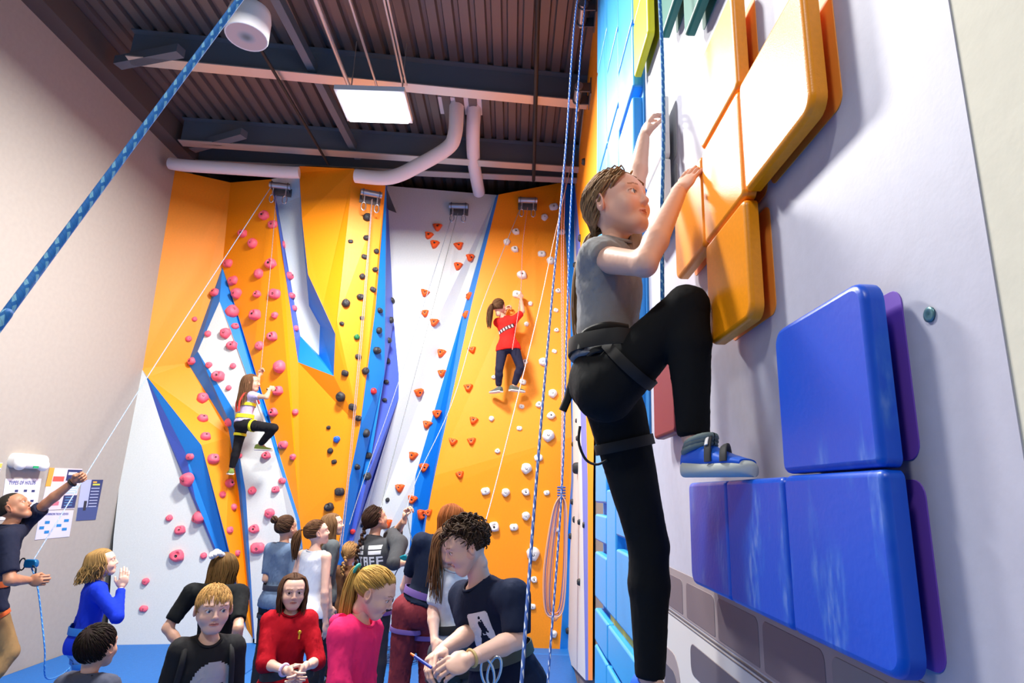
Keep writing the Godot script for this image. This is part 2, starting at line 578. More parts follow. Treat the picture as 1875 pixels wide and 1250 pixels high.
	facet(w, [[913, 356, 7.75], [1029, 334, 7.76], [1044, 560, 7.76], [1047, 800, 7.66], [790, 900, 7.69], [796, 870, 7.68], [863, 560, 7.7]], orange, "the upper orange panel of the red climber")
	facet(w, [[790, 900, 7.69], [1047, 800, 7.66], [1046, 880, 7.7], [1025, 1189, 7.87], [755, 1180, 7.87], [780, 955, 7.72]], orange, "the lower orange panel below the red climber's fold")
	# return that closes the corner towards the side wall
	var edge := [[1029, 334, 7.76], [1044, 560, 7.76], [1047, 800, 7.66], [1046, 880, 7.7], [1025, 1189, 7.87]]
	var ret := MB.new()
	for k in edge.size() - 1:
		var p := PZ(edge[k][0], edge[k][1], edge[k][2])
		var q := PZ(edge[k + 1][0], edge[k + 1][1], edge[k + 1][2])
		var off := Vector3(0.3, 0, -0.12)
		ret.quad(p, q, q + off, p + off)
	obj("panel", ret.done(), blue, w)
	# caps that close the top of the wall back to the building
	var b := MB.new()
	var tops := [[319, 311, 7.1], [422, 334, 7.5], [497, 328, 7.2], [548, 316, 7.2], [549, 304, 7.04], [648, 309, 6.97], [706, 340, 7.12], [709, 340, 7.9], [910, 357, 7.9], [1029, 334, 7.76]]
	for k in tops.size() - 1:
		if k == 6:
			continue
		var p := PZ(tops[k][0], tops[k][1], tops[k][2])
		var q := PZ(tops[k + 1][0], tops[k + 1][1], tops[k + 1][2])
		b.quad(p, q, Vector3(q.x, q.y, -10.0), Vector3(p.x, p.y, -10.0))
	obj("top_cap", b.done(), mat(rgb(90, 80, 70), 0.8), w)

# ---------------------------------------------------------------- side wall past the block wall
const SIDE_O := Vector3(0.585, 0, -3.88)
var side_n := Vector3(-1, 0, 0)

func side_pt(px: float, py: float) -> Vector3:
	return PPlane(px, py, SIDE_O, side_n)

func side_facet(w: Node, outline: Array, m: Material, where: String) -> void:
	var poly := PackedVector2Array()
	var pts := []
	for q in outline:
		poly.append(Vector2(q[0], q[1]))
		pts.append(side_pt(q[0], q[1]))
	facet_points(w, poly, pts, m, where)

func build_side_wall() -> void:
	var along := Vector3(0.745 - 0.585, 0, -7.8 + 3.88).normalized()
	side_n = Vector3(along.z, 0, -along.x).normalized()
	if side_n.x > 0.0:
		side_n = -side_n
	var w := Node3D.new()
	w.name = "wall_side"
	w.set_meta("kind", "structure")
	w.set_meta("label", "receding side climbing wall of orange, white and blue panels")
	add_child(w)
	var orange := mat(rgb(255, 150, 0), 0.5, 0.0, 0.35, 4.0, 0.05)
	var grey := mat(rgb(216, 222, 222), 0.5, 0.0, 0.35, 4.0, 0.04)
	var blue := mat(rgb(10, 130, 222), 0.5, 0.0, 0.35, 4.0, 0.05)
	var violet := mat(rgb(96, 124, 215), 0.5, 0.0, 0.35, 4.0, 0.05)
	side_facet(w, [[1098, -40], [1078, 60], [1069, 200], [1053, 342], [1062, 437], [1070, 640], [1076, 880], [1077, 1245], [1085, 1245], [1086, 900], [1094, 300]], orange, "the orange strip of the receding side wall")
	side_facet(w, [[1053, 342], [1050, 346], [1055, 470], [1060, 640], [1066, 880], [1072, 1245], [1077, 1245], [1076, 880], [1070, 640], [1062, 437]], violet, "the violet strip of the receding side wall")
	side_facet(w, [[1050, 346], [1046, 430], [1047, 640], [1050, 880], [1036, 1178], [1026, 1195], [1072, 1245], [1066, 880], [1060, 640], [1055, 470]], grey, "the white strip of the receding side wall")
	side_facet(w, [[1050, 346], [1040, 345], [1043, 640], [1045, 880], [1024, 1192], [1026, 1195], [1036, 1178], [1050, 880], [1047, 640], [1046, 430]], blue, "the thin blue strip of the receding side wall")
	# grey capping above
	side_facet(w, [[1078, 60], [1074, 60], [1064, 200], [1048, 342], [1050, 346], [1053, 342], [1069, 200]], grey, "the grey capping of the receding side wall")
	var back := MB.new()
	var p := SIDE_O + Vector3(0.02, 0, 0)
	var q := p + along * 6.3
	back.quad(Vector3(p.x, -0.2, p.z), Vector3(q.x, -0.2, q.z), Vector3(q.x, CEIL + 0.1, q.z), Vector3(p.x, CEIL + 0.1, p.z))
	back.box(Vector3(0, -0.2, 0), Vector3(6.3, CEIL + 0.2, 0.1), Transform3D(Basis(along, Vector3.UP, along.cross(Vector3.UP)), p + Vector3(0.01, 0, 0)))
	obj("backing", back.done(), mat(rgb(120, 112, 108), 0.8), w)

# ---------------------------------------------------------------- the near wall with block holds
const WX := 0.58    # painted wall
const BX := 0.52    # face of the blocks

# local frame on the wall: u runs away from the camera's back towards it (+z), v up, w out of the wall (-x)
func wall_frame(x: float) -> Transform3D:
	return Transform3D(Basis(Vector3(0, 0, 1), Vector3(0, 1, 0), Vector3(-1, 0, 0)), Vector3(x, 0, 0))

func print_patch(parent: Node, outline: Array, m: Material, called: String, lift := 0.0015) -> void:
	var b := MB.new()
	b.plate(outline, lift, lift * 0.4, wall_frame(WX), 1)
	obj(called, b.done(), m, parent)

func block(called: String, label: String, cells: Array, m: Material, prints: Material, wall: Node, face := BX, group := "block holds on the near wall") -> Node3D:
	# cells: [z0, y0, z1, y1, radii]
	var t := thing(called, label, "climbing hold", Vector3.ZERO, group)
	for c in cells:
		var b := MB.new()
		b.plate(rounded(c[0], c[1], c[2], c[3], c[4]), 0.032, 0.011, wall_frame(face + 0.032))
		obj("block_panel", b.done(), m, t)
		var s := MB.new()
		var cx: float = (c[0] + c[2]) / 2
		var cy: float = (c[1] + c[3]) / 2
		var hw: float = (c[2] - c[0]) * 0.14
		var hh: float = (c[3] - c[1]) * 0.14
		s.plate(rounded(cx - hw, cy - hh, cx + hw, cy + hh, [0.01, 0.01, 0.01, 0.01]), WX - face - 0.032, 0.001, wall_frame(WX), 1)
		obj("spacer", s.done(), mat(rgb(60, 60, 64), 0.8), t)
		if prints:
			print_patch(wall, rounded(c[0] + 0.012, c[1] + 0.012, c[2] - 0.002, c[3] - 0.012, [0.025, 0.025, 0.025, 0.025]), prints, "printed_square")
	return t

func build_block_wall() -> void:
	var cream := mat(rgb(214, 212, 194), 0.8, 0.0, 0.02, 1.5, 0.03)
	var wall := structure("wall_right", box_mesh(Vector3(WX + 0.002, -0.2, -3.89), Vector3(1.5, 6.2, 4.7)), cream, "cream wall carrying the printed block climbing panel")
	var lav := mat(rgb(186, 188, 204), 0.55, 0.0, 0.015, 2.0, 0.03)
	obj("printed_panel", box_mesh(Vector3(WX, 0.0, -3.89), Vector3(WX + 0.002, 6.2, -0.70)), lav, wall)
	# parked van printed along the foot of the panel
	var pane := mat(rgb(112, 102, 108), 0.5)
	var body := mat(rgb(206, 205, 204), 0.5)
	var line := mat(rgb(96, 92, 94), 0.5)
	var slot := mat(rgb(92, 88, 98), 0.5)
	var post := mat(rgb(150, 140, 142), 0.5)
	print_patch(wall, rounded(-2.5, 0.3, -0.72, 1.375, [0.05, 0.05, 0.01, 0.01]), body, "van_body")
	print_patch(wall, rounded(-2.5, 1.383, -0.72, 1.52, [0.01, 0.01, 0.03, 0.05]), post, "van_window_band")
	for a in [[-2.33, -2.145], [-2.10, -1.82], [-1.795, -1.51], [-1.485, -1.205]]:
		print_patch(wall, rounded(a[0], 1.39, a[1], 1.497, [0.006, 0.006, 0.02, 0.02]), pane, "van_window", 0.0025)
	print_patch(wall, rounded(-1.18, 1.39, -0.76, 1.497, [0.006, 0.006, 0.02, 0.02]), mat(rgb(132, 130, 132), 0.5), "van_window", 0.0025)
	print_patch(wall, rounded(-2.5, 1.371, -0.72, 1.378, [0.001, 0.001, 0.001, 0.001]), line, "van_trim_line", 0.003)
	print_patch(wall, rounded(-2.5, 1.362, -0.72, 1.366, [0.001, 0.001, 0.001, 0.001]), line, "van_trim_line", 0.003)
	for a in [[-2.07, -1.2], [-1.15, -0.75]]:
		print_patch(wall, rounded(a[0], 1.235, a[1], 1.325, [0.03, 0.03, 0.03, 0.03]), slot, "van_vent", 0.003)
	print_patch(wall, rounded(-2.42, 1.0, -2.2, 1.245, [0.02, 0.02, 0.09, 0.02]), post, "van_lamp_surround", 0.003)
	print_patch(wall, rounded(-2.4, 1.05, -2.24, 1.19, [0.02, 0.02, 0.05, 0.02]), slot, "van_lamp", 0.0045)
	# bolt cup on the painted panel
	var cup := MB.new()
	cup.lathe([Vector2(0.0, 0.0), Vector2(0.011, 0.0), Vector2(0.011, 0.003), Vector2(0.006, 0.004), Vector2(0.0, 0.002)], Transform3D(Basis(Vector3(0, 0, 1), PI / 2), Vector3(WX, 2.017, -0.818)), 16)
	obj("bolt_socket", cup.done(), mat(rgb(96, 140, 150), 0.35, 0.6), wall)

	var R := 0.035
	var r := 0.018
	var ora := mat(rgb(255, 156, 0), 0.38, 0.0, 0.12, 6.0, 0.04)
	var ora_print := mat(rgb(255, 160, 60), 0.5)
	var g := 0.003
	var oz := [-1.90, -1.595, -1.295, -0.965]
	var oy := [2.155, 2.448, 2.742, 3.035]
	block("block_hold", "large orange climbing block of five square plates gripped by the girl in leggings", [
		[oz[0], oy[1] + g, oz[1] - g, oy[2] - g, [R, r, r, R]],
		[oz[1] + g, oy[1] + g, oz[2] - g, oy[2] - g, [r, r, r, r]],
		[oz[2] + g, oy[1] + g, oz[3], oy[2] - g, [r, R, R, r]],
		[oz[1] + g, oy[0], oz[2] - g, oy[1] - g, [R, R, r, r]],
		[oz[1] + g, oy[2] + g, oz[2] - g, oy[3], [r, r, R, R]]], ora, ora_print, wall)
	var blu := mat(rgb(0, 92, 224), 0.36, 0.0, 0.03, 6.0, 0.0)
	blu.albedo_texture = chalk_texture()
	blu.uv1_triplanar = true
	blu.uv1_world_triplanar = true
	blu.uv1_scale = Vector3.ONE * 1.1
	blu.albedo_color = Color.WHITE
	var bz := [-1.835, -1.515, -1.195, -0.872]
	block("block_hold", "large blue angular climbing block with chalk scuffs under the climbing shoe", [
		[bz[0], 1.528, bz[1] - 0.0015, 1.803, [R, 0.014, 0.014, 0.02]],
		[bz[1] + 0.0015, 1.528, bz[2] - g, 1.803, [0.014, 0.014, 0.014, 0.014]],
		[bz[2] + g, 1.528, bz[3], 1.805, [0.014, R, 0.014, r]],
		[bz[2] + g, 1.808, bz[3], 2.09, [r, 0.014, R, R]]], blu, mat(rgb(118, 76, 190), 0.5), wall)
	block("block_hold", "yellow climbing block high beside the sky blue slotted panel", [
		[-2.535, 3.715, -2.235, 4.01, [0.02, 0.02, r, r]],
		[-2.535, 4.016, -2.235, 4.31, [r, r, 0.02, 0.02]],
		[-2.229, 4.016, -1.93, 4.31, [r, r, 0.02, 0.02]]], mat(rgb(226, 222, 20), 0.4), mat(rgb(200, 190, 20), 0.5), wall)
	block("block_hold", "dark green climbing block high above the girl's raised hand", [
		[-2.02, 3.495, -1.72, 3.79, [0.02, r, r, r]],
		[-1.714, 3.24, -1.42, 3.49, [0.02, 0.02, r, r]],
		[-1.714, 3.496, -1.42, 3.79, [r, r, r, r]]], mat(rgb(0, 118, 104), 0.4), mat(rgb(30, 130, 118), 0.5), wall)
	block("block_hold", "pale grey climbing block under the girl's raised hand", [
		[-2.33, 2.72, -2.045, 3.0, [0.02, 0.02, r, r]],
		[-2.33, 3.006, -2.045, 3.275, [r, r, 0.02, 0.02]]], mat(rgb(232, 234, 234), 0.4), mat(rgb(190, 192, 198), 0.5), wall)
	block("block_hold", "dark crimson climbing block seen between the girl's legs", [
		[-2.26, 1.965, -1.965, 2.26, [0.02, 0.02, 0.02, 0.02]]], mat(rgb(118, 10, 40), 0.45), mat(rgb(226, 130, 110), 0.5), wall)
	# sky blue slotted panel made of interlocking plates
	var sky := mat(rgb(54, 164, 238), 0.4, 0.0, 0.1, 5.0, 0.03)
	var t := thing("slotted_block_panel", "tall sky blue panel of interlocking plates with hand slots", "climbing panel", Vector3.ZERO)
	for c in [[-3.85, 0.05, -3.41, 0.93], [-3.40, 0.05, -2.62, 0.93], [-3.85, 0.95, -3.38, 1.125], [-3.36, 0.96, -2.62, 1.125],
			[-3.85, 1.185, -3.41, 1.44], [-3.40, 1.185, -3.11, 1.795], [-3.10, 1.185, -2.62, 1.515], [-3.10, 1.575, -2.62, 1.795],
			[-3.85, 1.505, -3.41, 1.655], [-3.85, 1.722, -3.41, 2.3], [-3.40, 1.855, -2.93, 2.3], [-2.92, 1.80, -2.62, 2.3],
			[-3.85, 2.312, -3.39, 3.88], [-3.38, 2.312, -2.98, 3.88], [-2.965, 2.312, -2.58, 3.655],
			[-3.85, 3.90, -3.39, 4.74], [-3.38, 3.90, -2.98, 4.39], [-2.965, 3.70, -2.565, 4.06],
			[-3.85, 4.76, -3.39, 5.7], [-3.38, 4.41, -2.98, 5.7], [-2.965, 4.08, -2.56, 5.7]]:
		var b := MB.new()
		b.plate(rounded(c[0], c[1], c[2] - 0.004, c[3], [0.012, 0.012, 0.012, 0.012], 3), 0.05, 0.01, wall_frame(BX + 0.05), 2)
		obj("plate", b.done(), sky, t)
	var inner := MB.new()
	inner.box(Vector3(BX + 0.05, 0.05, -3.86), Vector3(WX - 0.001, 5.7, -2.56))
	obj("backing", inner.done(), mat(rgb(44, 130, 200), 0.7), t)
	for c in [[-3.05, -2.96, 1.79, 1.86], [-3.52, -3.43, 1.65, 1.73], [-3.5, -3.43, 1.435, 1.51], [-2.86, -2.66, 1.51, 1.58], [-3.5, -2.66, 1.12, 1.19]]:
		var strip := MB.new()
		strip.box(Vector3(BX + 0.036, c[2], c[0]), Vector3(BX + 0.05, c[3], c[1]))
		obj("yellow_rail", strip.done(), mat(rgb(236, 200, 20), 0.5), t)

func chalk_texture() -> ImageTexture:
	var s := 512
	var im := Image.create(s, s, false, Image.FORMAT_RGB8)
	var n := FastNoiseLite.new()
	n.seed = 11
	n.frequency = 0.012
	n.fractal_octaves = 4
	var n2 := FastNoiseLite.new()
	n2.seed = 5
	n2.frequency = 0.06
	var base := Vector3(0, 80, 206) / 255.0
	var chalk := Vector3(104, 136, 216) / 255.0
	for y in s:
		for x in s:
			# scuffs are streaked upright, in isolated patches
			var a := clampf((n.get_noise_2d(x * 1.0, y * 0.35) - 0.05) * 2.4, 0.0, 1.0)
			var f := clampf(0.5 + n2.get_noise_2d(x * 1.5, y * 0.4), 0.0, 1.0)
			var k := a * f
			var c := base.lerp(chalk, k)
			im.set_pixel(x, y, Color(c.x, c.y, c.z))
	return ImageTexture.create_from_image(im)

# ---------------------------------------------------------------- pipes, speaker, posters
func build_wall_things() -> void:
	var white := mat(rgb(226, 224, 228), 0.5)
	# exhaust pipes: one runs along the wall top, the other drops behind the panels
	var a := PZ(840, 196, 6.1)
	var t := thing("vent_pipe", "bent white vent pipe dropping from the roof to the orange panel", "pipe", Vector3.ZERO, "white vent pipes")
	var b := MB.new()
	b.tube(smooth_path([PZ(838, 150, 6.15), PZ(836, 196, 6.2), PZ(833, 245, 6.3), PZ(818, 272, 6.4), PZ(760, 306, 6.55), PZ(728, 321, 6.6), PZ(700, 326, 6.64), PZ(652, 322, 6.68)], 6), 0.085, 16)
	obj("pipe", b.done(), white, t)
	var t2 := thing("vent_pipe", "straight white vent pipe dropping from the roof to the grey panel", "pipe", Vector3.ZERO, "white vent pipes")
	b = MB.new()
	b.tube(smooth_path([PZ(868, 150, 6.15), PZ(868, 196, 6.25), PZ(866, 245, 6.45), PZ(868, 300, 7.0), PZ(877, 352, 7.7)], 6), 0.083, 16)
	obj("pipe", b.done(), white, t2)
	var t3 := thing("vent_pipe", "white pipe along the top of the wall beside the beige corner", "pipe", Vector3.ZERO, "white vent pipes")
	b = MB.new()
	b.tube(smooth_path([PZ(312, 299, 6.8), PZ(340, 303, 6.8), PZ(430, 309, 6.85), PZ(520, 315, 6.9), PZ(548, 316, 6.92)], 5), 0.075, 16)
	obj("pipe", b.done(), white, t3)
	var pl := thing("pipe_flange_plate", "white square plate where the vent pipes leave the roof", "plate", PZ(848, 192, 6.22))
	b = MB.new()
	b.box(Vector3(-0.28, -0.02, -0.16), Vector3(0.28, 0.02, 0.16))
	b.box(Vector3(-0.3, 0.02, -0.18), Vector3(0.3, 0.05, 0.18))
	obj("plate", b.done(), white, pl)
	# hanging pendant speaker
	var sp := thing("pendant_speaker", "white drum-shaped pendant speaker under the roof deck", "speaker", PY(456, 40, 5.35))
	b = MB.new()
	b.lathe([Vector2(0.0, 0.14), Vector2(0.06, 0.14), Vector2(0.12, 0.13), Vector2(0.155, 0.10), Vector2(0.165, 0.04), Vector2(0.165, -0.14), Vector2(0.16, -0.15), Vector2(0.15, -0.145)], Transform3D(), 28)
	obj("housing", b.done(), white, sp)
	b = MB.new()
	b.lathe([Vector2(0.152, -0.146), Vector2(0.08, -0.147), Vector2(0.0, -0.147)], Transform3D(), 28)
	obj("grille", b.done(), mat(rgb(196, 178, 178), 0.8), sp)
	b = MB.new()
	b.tube([Vector3(0, 0.14, 0), Vector3(0, 0.72, 0)], 0.006, 6)
	obj("cable", b.done(), mat(rgb(190, 190, 190), 0.5), sp)
	# emergency light on the side wall
	var e := PX(46, 843, LEFT)
	var el := thing("emergency_light", "white twin-lamp emergency light on the beige wall with green indicator", "lamp", e)
	b = MB.new()
	b.plate(rounded(-0.2, -0.07, 0.2, 0.06, [0.05, 0.05, 0.06, 0.06]), 0.09, 0.03, Transform3D(Basis(Vector3(0, 0, -1), Vector3(0, 1, 0), Vector3(1, 0, 0)), Vector3.ZERO))
	obj("housing", b.done(), mat(rgb(232, 232, 230), 0.45), el)
	for s in [-1, 1]:
		b = MB.new()
		b.ball(Vector3(0.07, -0.035, s * 0.14), Vector3(0.05, 0.055, 0.055))
		obj("lamp_head", b.done(), mat(rgb(240, 240, 238), 0.35), el)
	b = MB.new()
	b.box(Vector3(0.085, -0.065, -0.06), Vector3(0.094, -0.045, 0.0))
	obj("indicator", b.done(), mat(rgb(30, 170, 110), 0.4), el)
	build_posters()

func poster_mesh(c: Array) -> ArrayMesh:
	# c: four pixel corners (top-left, top-right, bottom-right, bottom-left) lying on the side wall
	var b := MB.new()
	var p := []
	for q in c:
		p.append(PX(q[0], q[1], LEFT + 0.004))
	var f := Vector3(-0.003, 0, 0)
	b.quad(p[3], p[2], p[1], p[0])
	for k in 4:
		b.quad(p[k], p[(k + 1) % 4], p[(k + 1) % 4] + f, p[k] + f)
	return b.done()

func at_poster(c: Array, u: float, v: float) -> Vector2:
	var t: Vector2 = Vector2(c[0][0], c[0][1]).lerp(Vector2(c[1][0], c[1][1]), u)
	var l: Vector2 = Vector2(c[3][0], c[3][1]).lerp(Vector2(c[2][0], c[2][1]), u)
	return t.lerp(l, v)

func poster_patch(parent: Node, c: Array, u0: float, v0: float, u1: float, v1: float, m: Material, called: String, lift := 0.001) -> void:
	var b := MB.new()
	var off := Vector3(lift, 0, 0)
	var q := []
	for k in [[u0, v1], [u1, v1], [u1, v0], [u0, v0]]:
		var s := at_poster(c, k[0], k[1])
		q.append(PX(s.x, s.y, LEFT + 0.004) + off)
	b.quad(q[0], q[1], q[2], q[3])
	obj(called, b.done(), m, parent)

func poster_text(parent: Node, c: Array, text: String, u: float, v: float, w: float, h: float, m: Material, lift := 0.0025) -> void:
	# letters laid on the poster, centred at (u, v), w wide in poster widths
	var p0 := at_poster(c, u - w / 2, v)
	var p1 := at_poster(c, u + w / 2, v)
	var a := PX(p0.x, p0.y, LEFT + 0.004)
	var d := PX(p1.x, p1.y, LEFT + 0.004)
	var tm := TextMesh.new()
	var f := SystemFont.new()
	f.font_names = PackedStringArray(["Droid Sans"])
	f.font_weight = 700
	tm.font = f
	tm.text = text
	tm.font_size = 32
	tm.depth = 0.0
	tm.pixel_size = 0.01
	var size := tm.get_aabb().size
	var o := obj("lettering", tm, m, parent)
	var k := a.distance_to(d) / size.x
	var e0 := at_poster(c, u, v - h / 2)
	var e1 := at_poster(c, u, v + h / 2)
	var hh := PX(e0.x, e0.y, LEFT).distance_to(PX(e1.x, e1.y, LEFT)) / maxf(size.y, 0.001)
	o.transform = Transform3D(Basis((d - a).normalized() * k, Vector3.UP * hh, Vector3(1, 0, 0)), (a + d) / 2 + Vector3(lift, 0, 0))

func build_posters() -> void:
	var paper := mat(rgb(228, 226, 236), 0.7)
	var navy := mat(rgb(48, 58, 110), 0.6)
	var ink := mat(rgb(90, 96, 160), 0.6)
	var dot := mat(rgb(30, 130, 200), 0.6)
	# list of hold types, partly behind the man's head
	var c := [[10, 876], [76, 876], [64, 948], [0, 952]]
	var t := obj("poster", poster_mesh(c), paper)
	tag(t, "white poster with a blue heading below the emergency light", "poster", "")
	poster_text(t, c, "TYPES OF HOLDS", 0.48, 0.1, 0.74, 0.09, ink)
	for k in [[0.6, 0.3], [0.82, 0.31], [0.35, 0.3], [0.3, 0.55], [0.6, 0.55], [0.83, 0.56], [0.35, 0.8], [0.65, 0.8]]:
		poster_patch(t, c, k[0] - 0.045, k[1] - 0.028, k[0] + 0.045, k[1] + 0.028, navy, "diagram", 0.0018)
	# poster with orange corner and navy squares
	c = [[92, 856], [151, 858], [136, 931], [74, 934]]
	t = obj("poster", poster_mesh(c), mat(rgb(222, 214, 224), 0.7))
	tag(t, "poster with an orange strip and dark blue text boxes under the raised arm", "poster", "")
	poster_patch(t, c, -0.02, 0.0, 0.14, 0.44, mat(rgb(248, 168, 70), 0.6), "orange_strip")
	poster_patch(t, c, 0.16, 0.2, 0.5, 0.32, mat(rgb(214, 92, 80), 0.6), "red_band")
	poster_patch(t, c, 0.56, 0.03, 1.0, 0.3, navy, "navy_box")
	poster_patch(t, c, 0.6, 0.09, 0.86, 0.16, paper, "text_line", 0.0018)
	poster_patch(t, c, 0.62, 0.42, 0.98, 0.62, mat(rgb(180, 208, 238), 0.6), "pale_box")
	for k in 3:
		poster_patch(t, c, 0.66, 0.45 + k * 0.055, 0.94, 0.475 + k * 0.055, paper, "text_line", 0.0018)
	poster_patch(t, c, 0.6, 0.66, 1.0, 0.98, navy, "navy_box")
	for k in 4:
		poster_patch(t, c, 0.66, 0.7 + k * 0.065, 0.9, 0.72 + k * 0.065, mat(rgb(96, 150, 200), 0.6), "text_line", 0.0018)
	poster_patch(t, c, 0.22, 0.8, 0.5, 0.9, mat(rgb(214, 120, 140), 0.6), "pink_patch")
	poster_patch(t, c, 0.0, 0.92, 0.2, 0.98, mat(rgb(150, 150, 60), 0.6), "olive_patch")
	# small sheet of diagrams
	c = [[74, 934], [135, 934], [127, 982], [64, 988]]
	t = obj("poster", poster_mesh(c), mat(rgb(214, 214, 234), 0.7))
	tag(t, "white sheet with a heading and six small blue diagrams", "poster", "")
	poster_text(t, c, "COMMON TECHNIQUES", 0.5, 0.13, 0.7, 0.09, ink)
	for k in [[0.27, 0.42], [0.83, 0.38], [0.63, 0.55], [0.13, 0.6], [0.3, 0.76], [0.81, 0.7]]:
		poster_patch(t, c, k[0] - 0.07, k[1] - 0.05, k[0] + 0.07, k[1] + 0.05, dot, "diagram", 0.0018)
	# tall climbing poster
	c = [[150, 878], [189, 878], [175, 951], [139, 953]]
	t = obj("poster", poster_mesh(c), mat(rgb(178, 186, 222), 0.7))
	tag(t, "tall poster with pale photo half and dark blue text column", "poster", "")
	poster_patch(t, c, 0.46, 0.0, 1.0, 1.0, navy, "navy_column")
	poster_patch(t, c, 0.0, 0.68, 1.0, 1.0, mat(rgb(66, 80, 136), 0.6), "navy_foot", 0.0014)
	poster_patch(t, c, 0.54, 0.04, 0.72, 0.08, mat(rgb(236, 170, 60), 0.6), "heading_line", 0.0018)
	poster_patch(t, c, 0.54, 0.1, 0.88, 0.14, mat(rgb(206, 214, 80), 0.6), "heading_line", 0.0018)
	for k in 7:
		poster_patch(t, c, 0.5, 0.2 + k * 0.075, 0.9, 0.225 + k * 0.075, mat(rgb(168, 178, 214), 0.6), "text_line", 0.0018)
	poster_patch(t, c, 0.26, 0.52, 0.4, 0.76, mat(rgb(46, 44, 60), 0.6), "figure_print", 0.0018)
	# edge of one more poster at the frame's edge
	c = [[-60, 846], [5, 847], [-2, 870], [-70, 872]]
	t = obj("poster", poster_mesh(c), paper)
	tag(t, "poster edge with yellow and blue corner beside the emergency light", "poster", "")
	poster_patch(t, c, 0.86, 0.05, 1.0, 0.4, mat(rgb(250, 196, 90), 0.6), "yellow_patch")
	poster_patch(t, c, 0.86, 0.5, 0.99, 0.95, navy, "navy_box")

# ---------------------------------------------------------------- climbing holds
func hold_mesh(kind: String, variant: int) -> ArrayMesh:
	# unit size: about 1 wide, standing 0.45 out of the wall; z is out, y is up
	var n := FastNoiseLite.new()
	n.seed = variant * 13 + kind.hash() % 1000
	n.frequency = 0.9
	var b := MB.new()
	var rings := []
	var sides := 14
	var rows := 7
	for r in rows + 1:
		var ring := []
		var a := PI / 2 * r / rows
		for k in sides:
			var th := -TAU * k / sides
			var dir := Vector2(cos(th), sin(th))
			var rad := 0.5
			var out := 0.42
			match kind:
				"jug":       # wide pocketed lip, hollow on top
					rad = 0.5 * (0.78 + 0.22 * absf(dir.x)) * (1.0 if dir.y < 0.0 else 0.86)
					out = 0.46
				"wedge":     # triangular, pointing down
					var q := fposmod(th - PI / 6, TAU / 3.0) - TAU / 6.0
					rad = 0.36 / cos(q) * 0.86
					rad = lerpf(rad, 0.5, 0.18)
					out = 0.4
				"knob":
					rad = 0.46
					out = 0.5
				"slab":
					rad = 0.5 * (0.66 + 0.34 * absf(dir.x))
					out = 0.36
			rad *= 1.0 + 0.2 * n.get_noise_2d(dir.x * 1.3, dir.y * 1.3 + 5.0)
			var f := pow(cos(a), 0.7)
			var z := out * pow(sin(a), 0.8)
			var p := Vector3(dir.x * rad * f, dir.y * rad * f, z)
			z *= 1.0 + 0.25 * n.get_noise_3d(p.x * 2.0, p.y * 2.0, 2.0)
			if kind == "jug" or kind == "wedge":
				# hollow on top of the lip
				var s := Vector2(p.x, p.y - 0.12).length()
				z -= 0.2 * exp(-s * s / 0.02) * (1.0 if r > 2 else 0.0)
			ring.append(Vector3(p.x, p.y, z))
		rings.append(ring)
	b.loft(rings, true, false)
	return b.done()

var bolt_mesh_cache: ArrayMesh
var hold_cache := {}

func put_hold(px: float, py: float, size_px: float, kind: String, variant: int, m: Material, label: String, group: String, turn := 0.0) -> void:
	var h := hit_wall(px, py)
	if h.is_empty():
		print("no wall under hold ", px, " ", py)
		return
	var p: Vector3 = h[0]
	var nn: Vector3 = h[1]
	var zc: float = (p - EYE).dot(-cam_basis.z)
	var s := size_px * zc / focal
	var key := kind + str(variant)
	if not hold_cache.has(key):
		hold_cache[key] = hold_mesh(kind, variant)
	if bolt_mesh_cache == null:
		var b := MB.new()
		b.lathe([Vector2(0.09, 0.0), Vector2(0.09, 0.03), Vector2(0.05, 0.035), Vector2(0.045, 0.0), Vector2(0.0, 0.0)], Transform3D(Basis(Vector3.RIGHT, PI / 2), Vector3.ZERO), 10)
		bolt_mesh_cache = b.done()
	var o := MeshInstance3D.new()
	o.mesh = hold_cache[key]
	o.material_override = m
	o.name = numbered("climbing_hold")
	add_child(o)
	var up := (Vector3.UP - nn * nn.y).normalized()
	var rot := Basis(up.cross(nn), up, nn) * Basis(Vector3(0, 0, 1), turn)
	o.transform = Transform3D(rot.scaled_local(Vector3.ONE * s), p - nn * 0.002)
	var size := "big " if s > 0.155 else ("small " if s < 0.105 else "")
	tag(o, label if group == "" else size + label + " on " + h[2], "climbing hold", group)
	var bo := MeshInstance3D.new()
	bo.mesh = bolt_mesh_cache
	bo.material_override = mat(rgb(70, 66, 70), 0.4, 0.6)
	bo.name = "bolt"
	bo.position = Vector3(0.0, -0.02 if kind != "wedge" else 0.02, {"jug": 0.4, "wedge": 0.34, "knob": 0.46, "slab": 0.32}[kind])
	o.add_child(bo, true)

